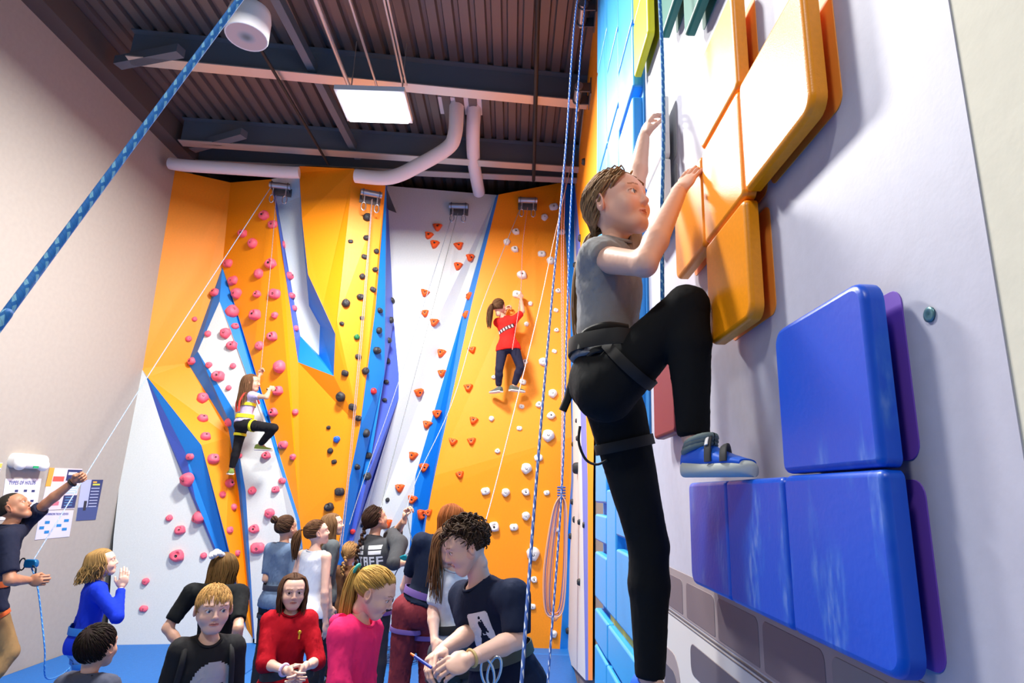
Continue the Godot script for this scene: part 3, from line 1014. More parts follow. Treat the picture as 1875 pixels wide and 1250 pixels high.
func build_holds() -> void:
	var pink := mat(rgb(242, 100, 124), 0.55, 0.0, 0.3, 12.0)
	var black := mat(rgb(40, 40, 44), 0.6, 0.0, 0.3, 12.0)
	var orange := mat(rgb(255, 92, 8), 0.5, 0.0, 0.3, 12.0)
	var white := mat(rgb(226, 222, 220), 0.55, 0.0, 0.3, 12.0)
	var k := 0
	for h in [[485, 394, 22], [500, 411, 20], [446, 427, 20], [464, 446, 20], [520, 448, 19], [418, 482, 21], [497, 482, 24], [475, 501, 20], [529, 505, 19], [427, 514, 22], [395, 535, 19], [435, 537, 22], [472, 538, 17], [504, 538, 25], [533, 541, 15],
			[424, 571, 26], [469, 575, 26], [504, 577, 14], [356, 584, 10], [538, 564, 12], [430, 597, 15], [345, 620, 12], [381, 611, 13], [414, 610, 22], [500, 615, 22], [541, 601, 12], [426, 632, 22], [476, 633, 18], [352, 660, 17], [383, 668, 13], [427, 670, 12], [513, 671, 26], [401, 688, 26], [419, 710, 11], [510, 714, 22], [371, 729, 22], [501, 754, 20], [541, 754, 13], [371, 766, 20], [420, 773, 16], [376, 799, 20], [519, 814, 20], [488, 833, 18], [439, 834, 10], [537, 836, 13], [348, 836, 16], [390, 839, 24],
			[345, 877, 28], [419, 884, 20], [407, 905, 13], [367, 945, 30], [310, 948, 13], [330, 969, 21], [420, 970, 16], [325, 1016, 27], [373, 1017, 13], [267, 1064, 14], [263, 1114, 15], [427, 928, 13], [494, 939, 20], [466, 967, 20], [472, 1003, 27], [434, 1012, 12], [462, 898, 16], [505, 895, 16], [517, 880, 15]]:
		var kind: String = ["jug", "slab", "jug", "knob"][k % 4] if h[2] > 14 else "knob"
		put_hold(h[0], h[1], h[2], kind, k % 3, pink, "pink climbing hold", "pink climbing holds", 0.15 * sin(k * 2.3))
		k += 1
	for h in [[672, 398, 17], [642, 442, 10], [671, 435, 13], [689, 460, 11], [667, 470, 12], [687, 493, 12], [663, 506, 12], [683, 530, 13], [660, 543, 15], [633, 555, 17], [718, 550, 13], [695, 568, 13], [715, 586, 13], [663, 582, 10], [626, 592, 10], [693, 605, 14], [712, 623, 14], [689, 641, 18], [709, 661, 12], [656, 653, 13], [707, 699, 11], [669, 679, 15], [632, 683, 15], [704, 732, 10], [625, 726, 20], [646, 745, 17], [656, 765, 14], [669, 793, 17], [674, 834, 16], [653, 854, 14], [605, 825, 12], [612, 845, 11], [602, 782, 9], [673, 872, 16], [622, 900, 20], [603, 927, 20], [710, 915, 9], [663, 961, 12]]:
		put_hold(h[0], h[1], h[2], ["knob", "slab", "jug"][k % 3], k % 3, black, "black climbing hold", "black climbing holds on the back wall", 0.3 * sin(k * 1.7))
		k += 1
	put_hold(653, 617, 12, "knob", 0, mat(rgb(0, 112, 60), 0.5), "single green climbing hold among the black ones", "", 0.0)
	put_hold(683, 716, 14, "knob", 1, mat(rgb(196, 36, 40), 0.5), "single red climbing hold on the blue strip among the black ones", "", 0.0)
	put_hold(617, 804, 14, "knob", 2, mat(rgb(20, 96, 200), 0.5), "single blue climbing hold on the orange panel", "", 0.0)
	put_hold(646, 973, 11, "knob", 2, mat(rgb(220, 50, 50), 0.5), "small red climbing hold on the blue strip behind the girls", "", 0.0)
	for h in [[801, 416, 19], [785, 431, 18], [796, 447, 20], [840, 450, 19], [860, 471, 18], [839, 487, 19], [778, 536, 18], [860, 542, 18], [778, 573, 17], [854, 576, 18], [795, 590, 19], [809, 646, 20], [810, 683, 19], [766, 718, 20], [800, 757, 20], [783, 777, 20], [757, 834, 20], [776, 855, 21], [864, 640, 16], [857, 709, 18], [867, 769, 18], [829, 808, 17], [863, 807, 17], [842, 868, 17], [733, 893, 20], [755, 914, 20], [772, 941, 24], [710, 958, 21], [784, 938, 16]]:
		put_hold(h[0], h[1], h[2], "wedge", k % 3, orange, "orange triangular climbing hold", "orange triangular holds", 0.25 * sin(k * 1.3))
		k += 1
	for h in [[1014, 379, 18], [997, 398, 14], [945, 424, 15], [1029, 425, 14], [928, 443, 14], [943, 456, 15], [992, 465, 16], [1008, 477, 16], [956, 503, 20], [947, 539, 19], [971, 556, 10], [1022, 532, 11], [1018, 568, 10], [964, 593, 10], [1019, 604, 10], [1015, 643, 10], [994, 662, 17], [961, 662, 12], [957, 699, 14], [1012, 720, 18], [987, 740, 14], [955, 744, 11], [900, 766, 11], [1009, 760, 17], [951, 784, 11], [1004, 797, 25], [911, 825, 11], [986, 838, 17], [964, 857, 22], [904, 690, 9], [889, 899, 18], [926, 901, 17], [963, 900, 16], [1001, 902, 12], [963, 944, 17], [905, 963, 22], [941, 965, 17], [976, 1013, 27], [978, 1060, 14], [975, 1110, 13], [1014, 1160, 14], [1017, 969, 12]]:
		put_hold(h[0], h[1], h[2], ["jug", "slab", "knob"][k % 3], k % 3, white, "white climbing hold", "white climbing holds", 0.3 * sin(k * 1.9))
		k += 1
	for h in [[1049, 918, 12], [1052, 951, 12], [1062, 955, 12], [1070, 961, 12], [1046, 981, 12], [1041, 1084, 26], [1062, 1065, 14], [1035, 1139, 12], [1041, 1154, 13], [1034, 1200, 14], [1053, 567, 12], [1054, 636, 12], [1059, 802, 12], [1049, 813, 9], [1058, 856, 24], [1056, 770, 9], [1071, 296, 14], [1063, 436, 14], [1054, 485, 12], [1049, 572, 12]]:
		put_hold(h[0], h[1], h[2], ["slab", "jug"][k % 2], k % 3, black, "black climbing hold", "black holds on the side wall", 1.2)
		k += 1
	for h in [[1059, 258, 14], [1054, 299, 14], [1047, 372, 14], [1046, 400, 12], [1049, 352, 12]]:
		put_hold(h[0], h[1], h[2], "jug", k % 3, mat(rgb(240, 30, 110), 0.5), "magenta climbing hold", "magenta holds in the corner", 0.2)
		k += 1

# ---------------------------------------------------------------- top anchors
func anchor(px: float, py: float, label: String) -> Vector3:
	var h := hit_wall(px, py)
	if h.is_empty():
		print("no wall under anchor ", px, " ", py)
		h = [PZ(px, py, 7.4), Vector3.BACK]
	var p: Vector3 = h[0]
	var nn: Vector3 = h[1]
	nn.y = 0.0
	nn = nn.normalized()
	var side := Vector3.UP.cross(nn)
	var t := thing("rope_anchor", label, "anchor", p, "steel rope anchors at the wall top")
	t.basis = Basis(side, Vector3.UP, nn)
	var steel := mat(rgb(190, 190, 194), 0.3, 0.85)
	var b := MB.new()
	b.box(Vector3(-0.13, -0.09, 0.0), Vector3(0.13, 0.09, 0.012))
	obj("wall_plate", b.done(), mat(rgb(130, 130, 132), 0.4, 0.7), t)
	for s in [-1, 1]:
		b = MB.new()
		b.plate(rounded(-0.05, 0.0, 0.05, 0.17, [0.005, 0.005, 0.045, 0.045]), 0.01, 0.002, Transform3D(Basis(Vector3(0, 1, 0), Vector3(0, 0, 1), Vector3(1, 0, 0)), Vector3(s * 0.1 - 0.005, 0, 0)), 1)
		obj("bracket", b.done(), mat(rgb(120, 122, 126), 0.35, 0.8), t)
	b = MB.new()
	b.tube([Vector3(-0.13, 0.0, 0.12), Vector3(0.13, 0.0, 0.12)], 0.04, 16)
	obj("drum", b.done(), steel, t)
	for s in [-1, 1]:
		b = MB.new()
		b.tube([Vector3(s * 0.08, 0.03, 0.1), Vector3(s * 0.08, -0.14, 0.12)], 0.008, 6)
		obj("sling", b.done(), mat(rgb(200, 200, 204), 0.4, 0.6), t)
		b = MB.new()
		var ring := []
		for k in 17:
			var a := TAU * k / 16
			ring.append(Vector3(s * 0.08 + 0.028 * sin(a), -0.19 + 0.055 * cos(a), 0.12))
		b.tube(ring, 0.008, 6, false)
		obj("carabiner", b.done(), mat(rgb(215, 216, 220), 0.25, 0.9), t)
	return p + nn * 0.12

var anchors := {}

func build_anchors() -> void:
	anchors.a = anchor(516, 348, "steel rope anchor above the grey strip and pink holds")
	anchors.b = anchor(678, 362, "steel rope anchor above the black holds")
	anchors.c = anchor(841, 384, "steel rope anchor on the white panel above the orange triangular holds")
	anchors.d = anchor(966, 374, "steel rope anchor above the climber in the red shirt")
	anchors.e = anchor(1081, 172, "steel rope anchor on the receding side wall")
	anchors.f = anchor(1091, 26, "steel rope anchor where the side wall meets the sky blue panel")

# ---------------------------------------------------------------- ropes
var rope_mats := {}

func rope_mat(c1: Color, c2: Color) -> StandardMaterial3D:
	var key := str(c1) + str(c2)
	if not rope_mats.has(key):
		var s := 64
		var im := Image.create(s, s, false, Image.FORMAT_RGB8)
		for y in s:
			for x in s:
				var a := (x * 2 + y) % 64
				var b := (x * 2 - y + 256) % 64
				var c := c1
				if a < 20 and (b < 44):
					c = c2
				if (x + y) % 16 < 2:
					c = c.darkened(0.12)
				im.set_pixel(x, y, c)
		var m := StandardMaterial3D.new()
		m.albedo_texture = ImageTexture.create_from_image(im)
		m.roughness = 0.75
		rope_mats[key] = m
	return rope_mats[key]

func rope(pts: Array, radius: float, m: Material, label: String, group := "", per := 10, pitch := 0.045) -> MeshInstance3D:
	# tube with its own unrolled braid: u round the rope, v along it
	var path := smooth_path(pts, per)
	var st := SurfaceTool.new()
	st.begin(Mesh.PRIMITIVE_TRIANGLES)
	var sides := 8
	var up := Vector3.ZERO
	var run := 0.0
	for i in path.size():
		var t: Vector3 = (path[min(i + 1, path.size() - 1)] - path[max(i - 1, 0)]).normalized()
		if up == Vector3.ZERO:
			up = Vector3.RIGHT
		up = (up - t * up.dot(t)).normalized()
		var side := t.cross(up)
		if i > 0:
			run += path[i].distance_to(path[i - 1])
		for k in sides + 1:
			var a := TAU * k / sides
			var nn := up * cos(a) + side * sin(a)
			st.set_normal(nn)
			st.set_uv(Vector2(float(k) / sides, run / pitch))
			st.add_vertex(path[i] + nn * radius)
	for i in path.size() - 1:
		for k in sides:
			var a := i * (sides + 1) + k
			for q in [a, a + sides + 2, a + 1, a, a + sides + 1, a + sides + 2]:
				st.add_index(q)
	var o := obj("rope", st.commit(), m)
	tag(o, label, "rope", group)
	return o

func build_ropes() -> void:
	var blue := rope_mat(rgb(28, 116, 200), rgb(130, 196, 236))
	var navy := rope_mat(rgb(44, 88, 168), rgb(210, 216, 226))
	var pale := rope_mat(rgb(160, 134, 132), rgb(196, 172, 166))
	var grey := rope_mat(rgb(128, 140, 156), rgb(184, 188, 194))
	var red := rope_mat(rgb(206, 120, 110), rgb(216, 196, 196))
	var r := 0.0045
	# belay rope passing close to the camera, up to the anchor above the girl
	var q0 := PZ(-40, 644, 0.62)
	var top := Vector3(0.42, 5.76, -1.43)
	var p_mid := PZ(438, 0, 0.87)
	rope([Vector3(-0.75, 0.9, -0.35), q0.lerp(PZ(0, 590, 0.65), -0.5), PZ(0, 590, 0.65), p_mid, top], 0.0054, blue, "bright blue rope stretched up past the ceiling speaker", "", 14, 0.03)
	rope([PX(1214, 610, 0.41), PX(1213, 545, 0.42), PX(1212, 420, 0.425), PX(1208, 0, 0.43), Vector3(0.42, 5.7, -1.95)], 0.006, blue, "bright blue rope beside the raised knee of the girl in leggings", "", 14, 0.03)
	var a: Vector3 = anchors.a
	rope([a + Vector3(-0.1, -0.02, 0.02), PZ(270, 690, 6.4), PZ(58, 1030, 5.2)], r * 1.1, rope_mat(rgb(150, 176, 214), rgb(208, 200, 214)), "pale rope running from the wall top down to the man's belay device")
	rope([PZ(58, 1040, 5.17), PZ(68, 1070, 5.15), PZ(76, 1130, 5.15), PZ(82, 1190, 5.15), PZ(84, 1240, 5.3), PY(110, 1236, 0.02), PY(128, 1222, 0.02)], r * 1.3, blue, "blue rope tail hanging from the man's belay device to the mat")
	rope([a + Vector3(-0.02, -0.15, 0.03), PZ(497, 470, 7.1), PZ(478, 672, 7.15)], r, pale, "pale rope tied to the climber in the lavender shirt")
	var b: Vector3 = anchors.b
	rope([b + Vector3(0.02, -0.1, 0.03), PZ(665, 560, 7.0), PZ(637, 870, 7.0), PZ(622, 1000, 6.9)], r * 1.2, pale, "pale rope hanging down the orange panel beside the black holds")
	rope([b + Vector3(0.03, -0.1, 0.05), PZ(668, 560, 6.98), PZ(640, 870, 6.98), PZ(626, 1000, 6.9)], r, pale, "thin pale rope hanging doubled beside the black holds")
	var c: Vector3 = anchors.c
	rope([c + Vector3(-0.06, -0.1, 0.03), PZ(730, 699, 7.2), PZ(669, 870, 7.0), PZ(640, 960, 6.9)], r, grey, "pale grey rope crossing the violet strip towards the girls")
	rope([c + Vector3(0.0, -0.12, 0.03), PZ(785, 592, 7.4), PZ(711, 870, 7.2), PZ(700, 925, 7.1)], r, rope_mat(rgb(120, 130, 130), rgb(180, 186, 186)), "dark grey rope hanging across the white panel")
	var d: Vector3 = anchors.d
	rope([d + Vector3(-0.08, -0.08, 0.03), PZ(882, 560, 6.9), PZ(830, 731, 6.4), PZ(766, 870, 5.85), PZ(744, 933, 5.55)], r * 0.9, grey, "pale rope from the anchor above the red climber down to the staff belayer's hand")
	rope([PZ(744, 938, 5.53), PZ(749, 965, 5.5), PZ(754, 1000, 5.4), PZ(740, 1022, 5.3), PZ(720, 1060, 5.3), PZ(704, 1120, 5.6), PY(690, 1195, 0.02)], r * 0.9, rope_mat(rgb(70, 84, 100), rgb(120, 136, 150)), "slack dark rope looping from the staff belayer's hand to the mat")
	rope([d + Vector3(0.0, -0.12, 0.03), PZ(957, 450, 7.4), PZ(953, 540, 7.35), PZ(938, 640, 7.3)], r, red, "rope tied to the climber in the red shirt")
	# ropes from the side wall
	var e: Vector3 = anchors.e
	rope([PZ(1046, 300, 6.6), PZ(1011, 454, 6.4), PZ(985, 575, 6.2), PZ(912, 870, 5.6), PZ(880, 985, 5.3)], r * 1.1, rope_mat(rgb(214, 190, 180), rgb(120, 128, 150)), "speckled rope slanting across the orange panel past the red climber's shoes")
	rope([Vector3(0.5, 5.75, -4.1), PZ(1057, 0, 3.4), PZ(1035, 280, 2.9), PZ(1007, 587, 2.3), PZ(983, 870, 1.85), PZ(955, 1250, 1.45), PZ(948, 1350, 1.4)], r * 1.0, navy, "blue flecked rope hanging in front of the man in the navy shirt")
	rope([Vector3(0.52, 5.75, -4.0), PZ(1072, 0, 3.7), PZ(1049, 305, 3.5), PZ(1038, 587, 3.2), PZ(1030, 870, 2.9), PZ(1003, 1250, 2.5), PZ(994, 1370, 2.4)], r * 1.05, navy, "blue flecked rope hanging against the orange panel edge")
	rope([PZ(1032, 300, 6.9), PZ(1028, 453, 6.8), PZ(1029, 700, 6.5), PZ(1027, 912, 6.2)], r, red, "reddish rope hanging straight beside the blue ropes")
	rope([PZ(1036, 300, 6.85), PZ(1032, 453, 6.8), PZ(1031, 700, 6.5), PZ(1029, 912, 6.2)], r, red, "second reddish rope hanging straight beside the blue ropes")
	# long skein of coiled rope hanging by the corner
	var sk := thing("rope_coil", "long hanging skein of coiled red and blue rope by the corner", "rope", PZ(1028, 905, 6.2))
	var base := sk.position
	var rng := RandomNumberGenerator.new()
	rng.seed = 4
	for k in 6:
		var w := 10.0 + k * 3.2
		var low := 1130.0 + rng.randf_range(-12, 8)
		var pts := []
		for q in [[1028, 906], [1028 - w * 0.6, 935], [1022 - w, 1040], [1016 - w * 0.7, low - 14], [1014, low], [1018 + w * 0.5, low - 14], [1028 + w * 0.35, 1040], [1030 + w * 0.3, 935], [1030, 908]]:
			pts.append(PZ(q[0], q[1], 6.2 - k * 0.02) - base)
		var tb := MB.new()
		tb.tube(smooth_path(pts, 6), 0.006, 6)
		obj("strand", tb.done(), mat([rgb(206, 130, 110), rgb(110, 110, 160), rgb(214, 160, 130)][k % 3], 0.8), sk)
	var wrap := MB.new()
	for k in 5:
		var ring := []
		for j in 13:
			var an := TAU * j / 12
			ring.append(PZ(1028, 892 + k * 5, 6.18) - base + Vector3(cos(an) * 0.035, 0, sin(an) * 0.035))
		wrap.tube(ring, 0.009, 6, false)
	obj("wrap", wrap.done(), mat(rgb(56, 80, 150), 0.8), sk)
	# loose rope piled on the mat behind the pink hoodie
	var pile := thing("rope_pile", "loose blue rope heaped on the blue mat behind the girl in pink", "rope", PY(705, 1205, 0.0))
	var pts := []
	for k in 90:
		var an := k * 0.83
		var rr := 0.18 + 0.16 * sin(k * 0.7) + rng.randf_range(-0.04, 0.04)
		pts.append(Vector3(cos(an) * rr * 1.3, 0.012 + 0.03 * absf(sin(k * 1.1)), sin(an) * rr * 1.1))
	var tb := MB.new()
	tb.tube(smooth_path(pts, 4), 0.0055, 6)
	obj("coil", tb.done(), mat(rgb(32, 66, 112), 0.8), pile)

# ================================================================ figures
# Distance field on a grid, meshed as surface nets.
class Field:
	var o := Vector3.ZERO
	var h := 0.01
	var nx := 0
	var ny := 0
	var nz := 0
	var d := PackedFloat32Array()
	func _init(mn: Vector3, mx: Vector3, cell: float) -> void:
		h = cell
		o = mn - Vector3.ONE * cell * 3.0
		nx = int((mx.x - mn.x) / cell) + 7
		ny = int((mx.y - mn.y) / cell) + 7
		nz = int((mx.z - mn.z) / cell) + 7
		d.resize(nx * ny * nz)
		d.fill(1.0)
	func cap(a: Vector3, b: Vector3, ra: float, rb: float, k: float, flat_a := false, flat_b := false) -> void:
		var rm := maxf(ra, rb) + maxf(k, h * 2.0)
		var x0 := clampi(int((minf(a.x, b.x) - rm - o.x) / h), 0, nx - 1)
		var x1 := clampi(int((maxf(a.x, b.x) + rm - o.x) / h) + 1, 0, nx - 1)
		var y0 := clampi(int((minf(a.y, b.y) - rm - o.y) / h), 0, ny - 1)
		var y1 := clampi(int((maxf(a.y, b.y) + rm - o.y) / h) + 1, 0, ny - 1)
		var z0 := clampi(int((minf(a.z, b.z) - rm - o.z) / h), 0, nz - 1)
		var z1 := clampi(int((maxf(a.z, b.z) + rm - o.z) / h) + 1, 0, nz - 1)
		var bx := b.x - a.x
		var by := b.y - a.y
		var bz := b.z - a.z
		var l2 := maxf(bx * bx + by * by + bz * bz, 1e-9)
		var ln := sqrt(l2)
		var inv := 1.0 / l2
		var dr := rb - ra
		for z in range(z0, z1 + 1):
			var pz := o.z + z * h - a.z
			for y in range(y0, y1 + 1):
				var py := o.y + y * h - a.y
				var i := (z * ny + y) * nx + x0
				var yz := py * by + pz * bz
				var px := o.x + x0 * h - a.x
				for x in range(x0, x1 + 1):
					var t := (px * bx + yz) * inv
					var tc := clampf(t, 0.0, 1.0)
					var qx := px - bx * tc
					var qy := py - by * tc
					var qz := pz - bz * tc
					var s := sqrt(qx * qx + qy * qy + qz * qz) - ra - dr * tc
					if flat_b:
						s = maxf(s, (t - 1.0) * ln)
					if flat_a:
						s = maxf(s, -t * ln)
					var e := d[i]
					var g := k - absf(e - s)
					d[i] = minf(e, s) - (g * g * 0.25 / k if g > 0.0 else 0.0)
					i += 1
					px += h
	func ell(c: Vector3, r: Vector3, b: Basis, k: float, carve := false) -> void:
		var rm := maxf(r.x, maxf(r.y, r.z)) + maxf(k, h * 2.0)
		var x0 := clampi(int((c.x - rm - o.x) / h), 0, nx - 1)
		var x1 := clampi(int((c.x + rm - o.x) / h) + 1, 0, nx - 1)
		var y0 := clampi(int((c.y - rm - o.y) / h), 0, ny - 1)
		var y1 := clampi(int((c.y + rm - o.y) / h) + 1, 0, ny - 1)
		var z0 := clampi(int((c.z - rm - o.z) / h), 0, nz - 1)
		var z1 := clampi(int((c.z + rm - o.z) / h) + 1, 0, nz - 1)
		var ax := b.x / r.x
		var ay := b.y / r.y
		var az := b.z / r.z
		for z in range(z0, z1 + 1):
			for y in range(y0, y1 + 1):
				var i := (z * ny + y) * nx + x0
				for x in range(x0, x1 + 1):
					var p := Vector3(o.x + x * h - c.x, o.y + y * h - c.y, o.z + z * h - c.z)
					var q := Vector3(p.dot(ax), p.dot(ay), p.dot(az))
					var k0 := q.length()
					var k1 := Vector3(q.x / r.x, q.y / r.y, q.z / r.z).length()
					var s := k0 * (k0 - 1.0) / maxf(k1, 1e-6)
					if k0 < 0.05:
						s = -minf(r.x, minf(r.y, r.z))
					var e := d[i]
					if carve:
						s = -s
						var g := k - absf(e - s)
						d[i] = maxf(e, s) + (g * g * 0.25 / k if g > 0.0 else 0.0)
					else:
						var g := k - absf(e - s)
						d[i] = minf(e, s) - (g * g * 0.25 / k if g > 0.0 else 0.0)
					i += 1
	func cut(at: Vector3, n: Vector3) -> void:
		# removes what lies beyond the plane, on the side n points to
		var i := 0
		for z in nz:
			for y in ny:
				var base := (o.y + y * h - at.y) * n.y + (o.z + z * h - at.z) * n.z + (o.x - at.x) * n.x
				for x in nx:
					if d[i] < 0.9:
						var s := base + x * h * n.x
						if s > d[i]:
							d[i] = s
					i += 1
	func carve_cap(a: Vector3, b: Vector3, r: float) -> void:
		var rm := r + h * 2.0
		for z in range(clampi(int((minf(a.z, b.z) - rm - o.z) / h), 0, nz - 1), clampi(int((maxf(a.z, b.z) + rm - o.z) / h) + 1, 0, nz - 1) + 1):
			for y in range(clampi(int((minf(a.y, b.y) - rm - o.y) / h), 0, ny - 1), clampi(int((maxf(a.y, b.y) + rm - o.y) / h) + 1, 0, ny - 1) + 1):
				for x in range(clampi(int((minf(a.x, b.x) - rm - o.x) / h), 0, nx - 1), clampi(int((maxf(a.x, b.x) + rm - o.x) / h) + 1, 0, nx - 1) + 1):
					var p := Vector3(o.x + x * h, o.y + y * h, o.z + z * h)
					var t := clampf((p - a).dot(b - a) / (b - a).length_squared(), 0.0, 1.0)
					var s := r - (p - a - (b - a) * t).length()
					var i := (z * ny + y) * nx + x
					if s > d[i]:
						d[i] = s
	func net() -> Dictionary:
		var ids := PackedInt32Array()
		ids.resize(d.size())
		ids.fill(-1)
		var v := PackedVector3Array()
		var sy := nx
		var sz := nx * ny
		var far := h * 2.2
		var offs := [0, 1, sy, sy + 1, sz, sz + 1, sz + sy, sz + sy + 1]
		for z in nz - 1:
			for y in ny - 1:
				var i := (z * ny + y) * nx
				for x in nx - 1:
					var v0 := d[i]
					if v0 < far and v0 > -far:
						var v1 := d[i + 1]
						var v2 := d[i + sy]
						var v3 := d[i + sy + 1]
						var v4 := d[i + sz]
						var v5 := d[i + sz + 1]
						var v6 := d[i + sz + sy]
						var v7 := d[i + sz + sy + 1]
						var m := (1 if v0 < 0.0 else 0) + (1 if v1 < 0.0 else 0) + (1 if v2 < 0.0 else 0) + (1 if v3 < 0.0 else 0) + (1 if v4 < 0.0 else 0) + (1 if v5 < 0.0 else 0) + (1 if v6 < 0.0 else 0) + (1 if v7 < 0.0 else 0)
						if m > 0 and m < 8:
							var sx := 0.0
							var sy_ := 0.0
							var sz_ := 0.0
							var c := 0
							if (v0 < 0.0) != (v1 < 0.0): sx += v0 / (v0 - v1); c += 1
							if (v2 < 0.0) != (v3 < 0.0): sx += v2 / (v2 - v3); sy_ += 1.0; c += 1
							if (v4 < 0.0) != (v5 < 0.0): sx += v4 / (v4 - v5); sz_ += 1.0; c += 1
							if (v6 < 0.0) != (v7 < 0.0): sx += v6 / (v6 - v7); sy_ += 1.0; sz_ += 1.0; c += 1
							if (v0 < 0.0) != (v2 < 0.0): sy_ += v0 / (v0 - v2); c += 1
							if (v1 < 0.0) != (v3 < 0.0): sy_ += v1 / (v1 - v3); sx += 1.0; c += 1
							if (v4 < 0.0) != (v6 < 0.0): sy_ += v4 / (v4 - v6); sz_ += 1.0; c += 1
							if (v5 < 0.0) != (v7 < 0.0): sy_ += v5 / (v5 - v7); sx += 1.0; sz_ += 1.0; c += 1
							if (v0 < 0.0) != (v4 < 0.0): sz_ += v0 / (v0 - v4); c += 1
							if (v1 < 0.0) != (v5 < 0.0): sz_ += v1 / (v1 - v5); sx += 1.0; c += 1
							if (v2 < 0.0) != (v6 < 0.0): sz_ += v2 / (v2 - v6); sy_ += 1.0; c += 1
							if (v3 < 0.0) != (v7 < 0.0): sz_ += v3 / (v3 - v7); sx += 1.0; sy_ += 1.0; c += 1
							ids[i] = v.size()
							v.append(Vector3(o.x + (x + sx / c) * h, o.y + (y + sy_ / c) * h, o.z + (z + sz_ / c) * h))
					i += 1
		var tri := PackedInt32Array()
		var n := PackedVector3Array()
		n.resize(v.size())
		for z in range(1, nz - 1):
			for y in range(1, ny - 1):
				var i := (z * ny + y) * nx + 1
				for x in range(1, nx - 1):
					if ids[i] >= 0:
						var in0 := d[i] < 0.0
						for ax in 3:
							var st := 1 if ax == 0 else (sy if ax == 1 else sz)
							if (d[i + st] < 0.0) != in0:
								var u := sy if ax == 0 else (sz if ax == 1 else 1)
								var w := sz if ax == 0 else (1 if ax == 1 else sy)
								var a := ids[i]
								var b := ids[i - u]
								var c := ids[i - u - w]
								var e := ids[i - w]
								if a < 0 or b < 0 or c < 0 or e < 0:
									continue
								var nn := (v[b] - v[a]).cross(v[c] - v[a]) + (v[c] - v[a]).cross(v[e] - v[a])
								if in0:
									tri.append(a); tri.append(c); tri.append(b); tri.append(a); tri.append(e); tri.append(c)
								else:
									nn = -nn
									tri.append(a); tri.append(b); tri.append(c); tri.append(a); tri.append(c); tri.append(e)
								n[a] += nn; n[b] += nn; n[c] += nn; n[e] += nn
					i += 1
		for k in n.size():
			n[k] = n[k].normalized()
		return {"v": v, "n": n, "i": tri}

# adds a meshed field (or a template) to a builder
func add_net(b: MB, t: Dictionary, xf := Transform3D(), tint := Color.WHITE) -> void:
	var base := b.v.size()
	var nb := xf.basis.inverse().transposed()
	var flip := xf.basis.determinant() < 0.0
	var tv: PackedVector3Array = t.v
	var tn: PackedVector3Array = t.n
	var ti: PackedInt32Array = t.i
	var has_c := t.has("c")
	for k in tv.size():
		b.v.append(xf * tv[k])
		b.n.append((nb * tn[k]).normalized())
		b.c.append(t.c[k] * tint if has_c else tint)
	for k in range(0, ti.size(), 3):
		b.idx.append(base + ti[k])
		b.idx.append(base + ti[k + (2 if flip else 1)])
		b.idx.append(base + ti[k + (1 if flip else 2)])

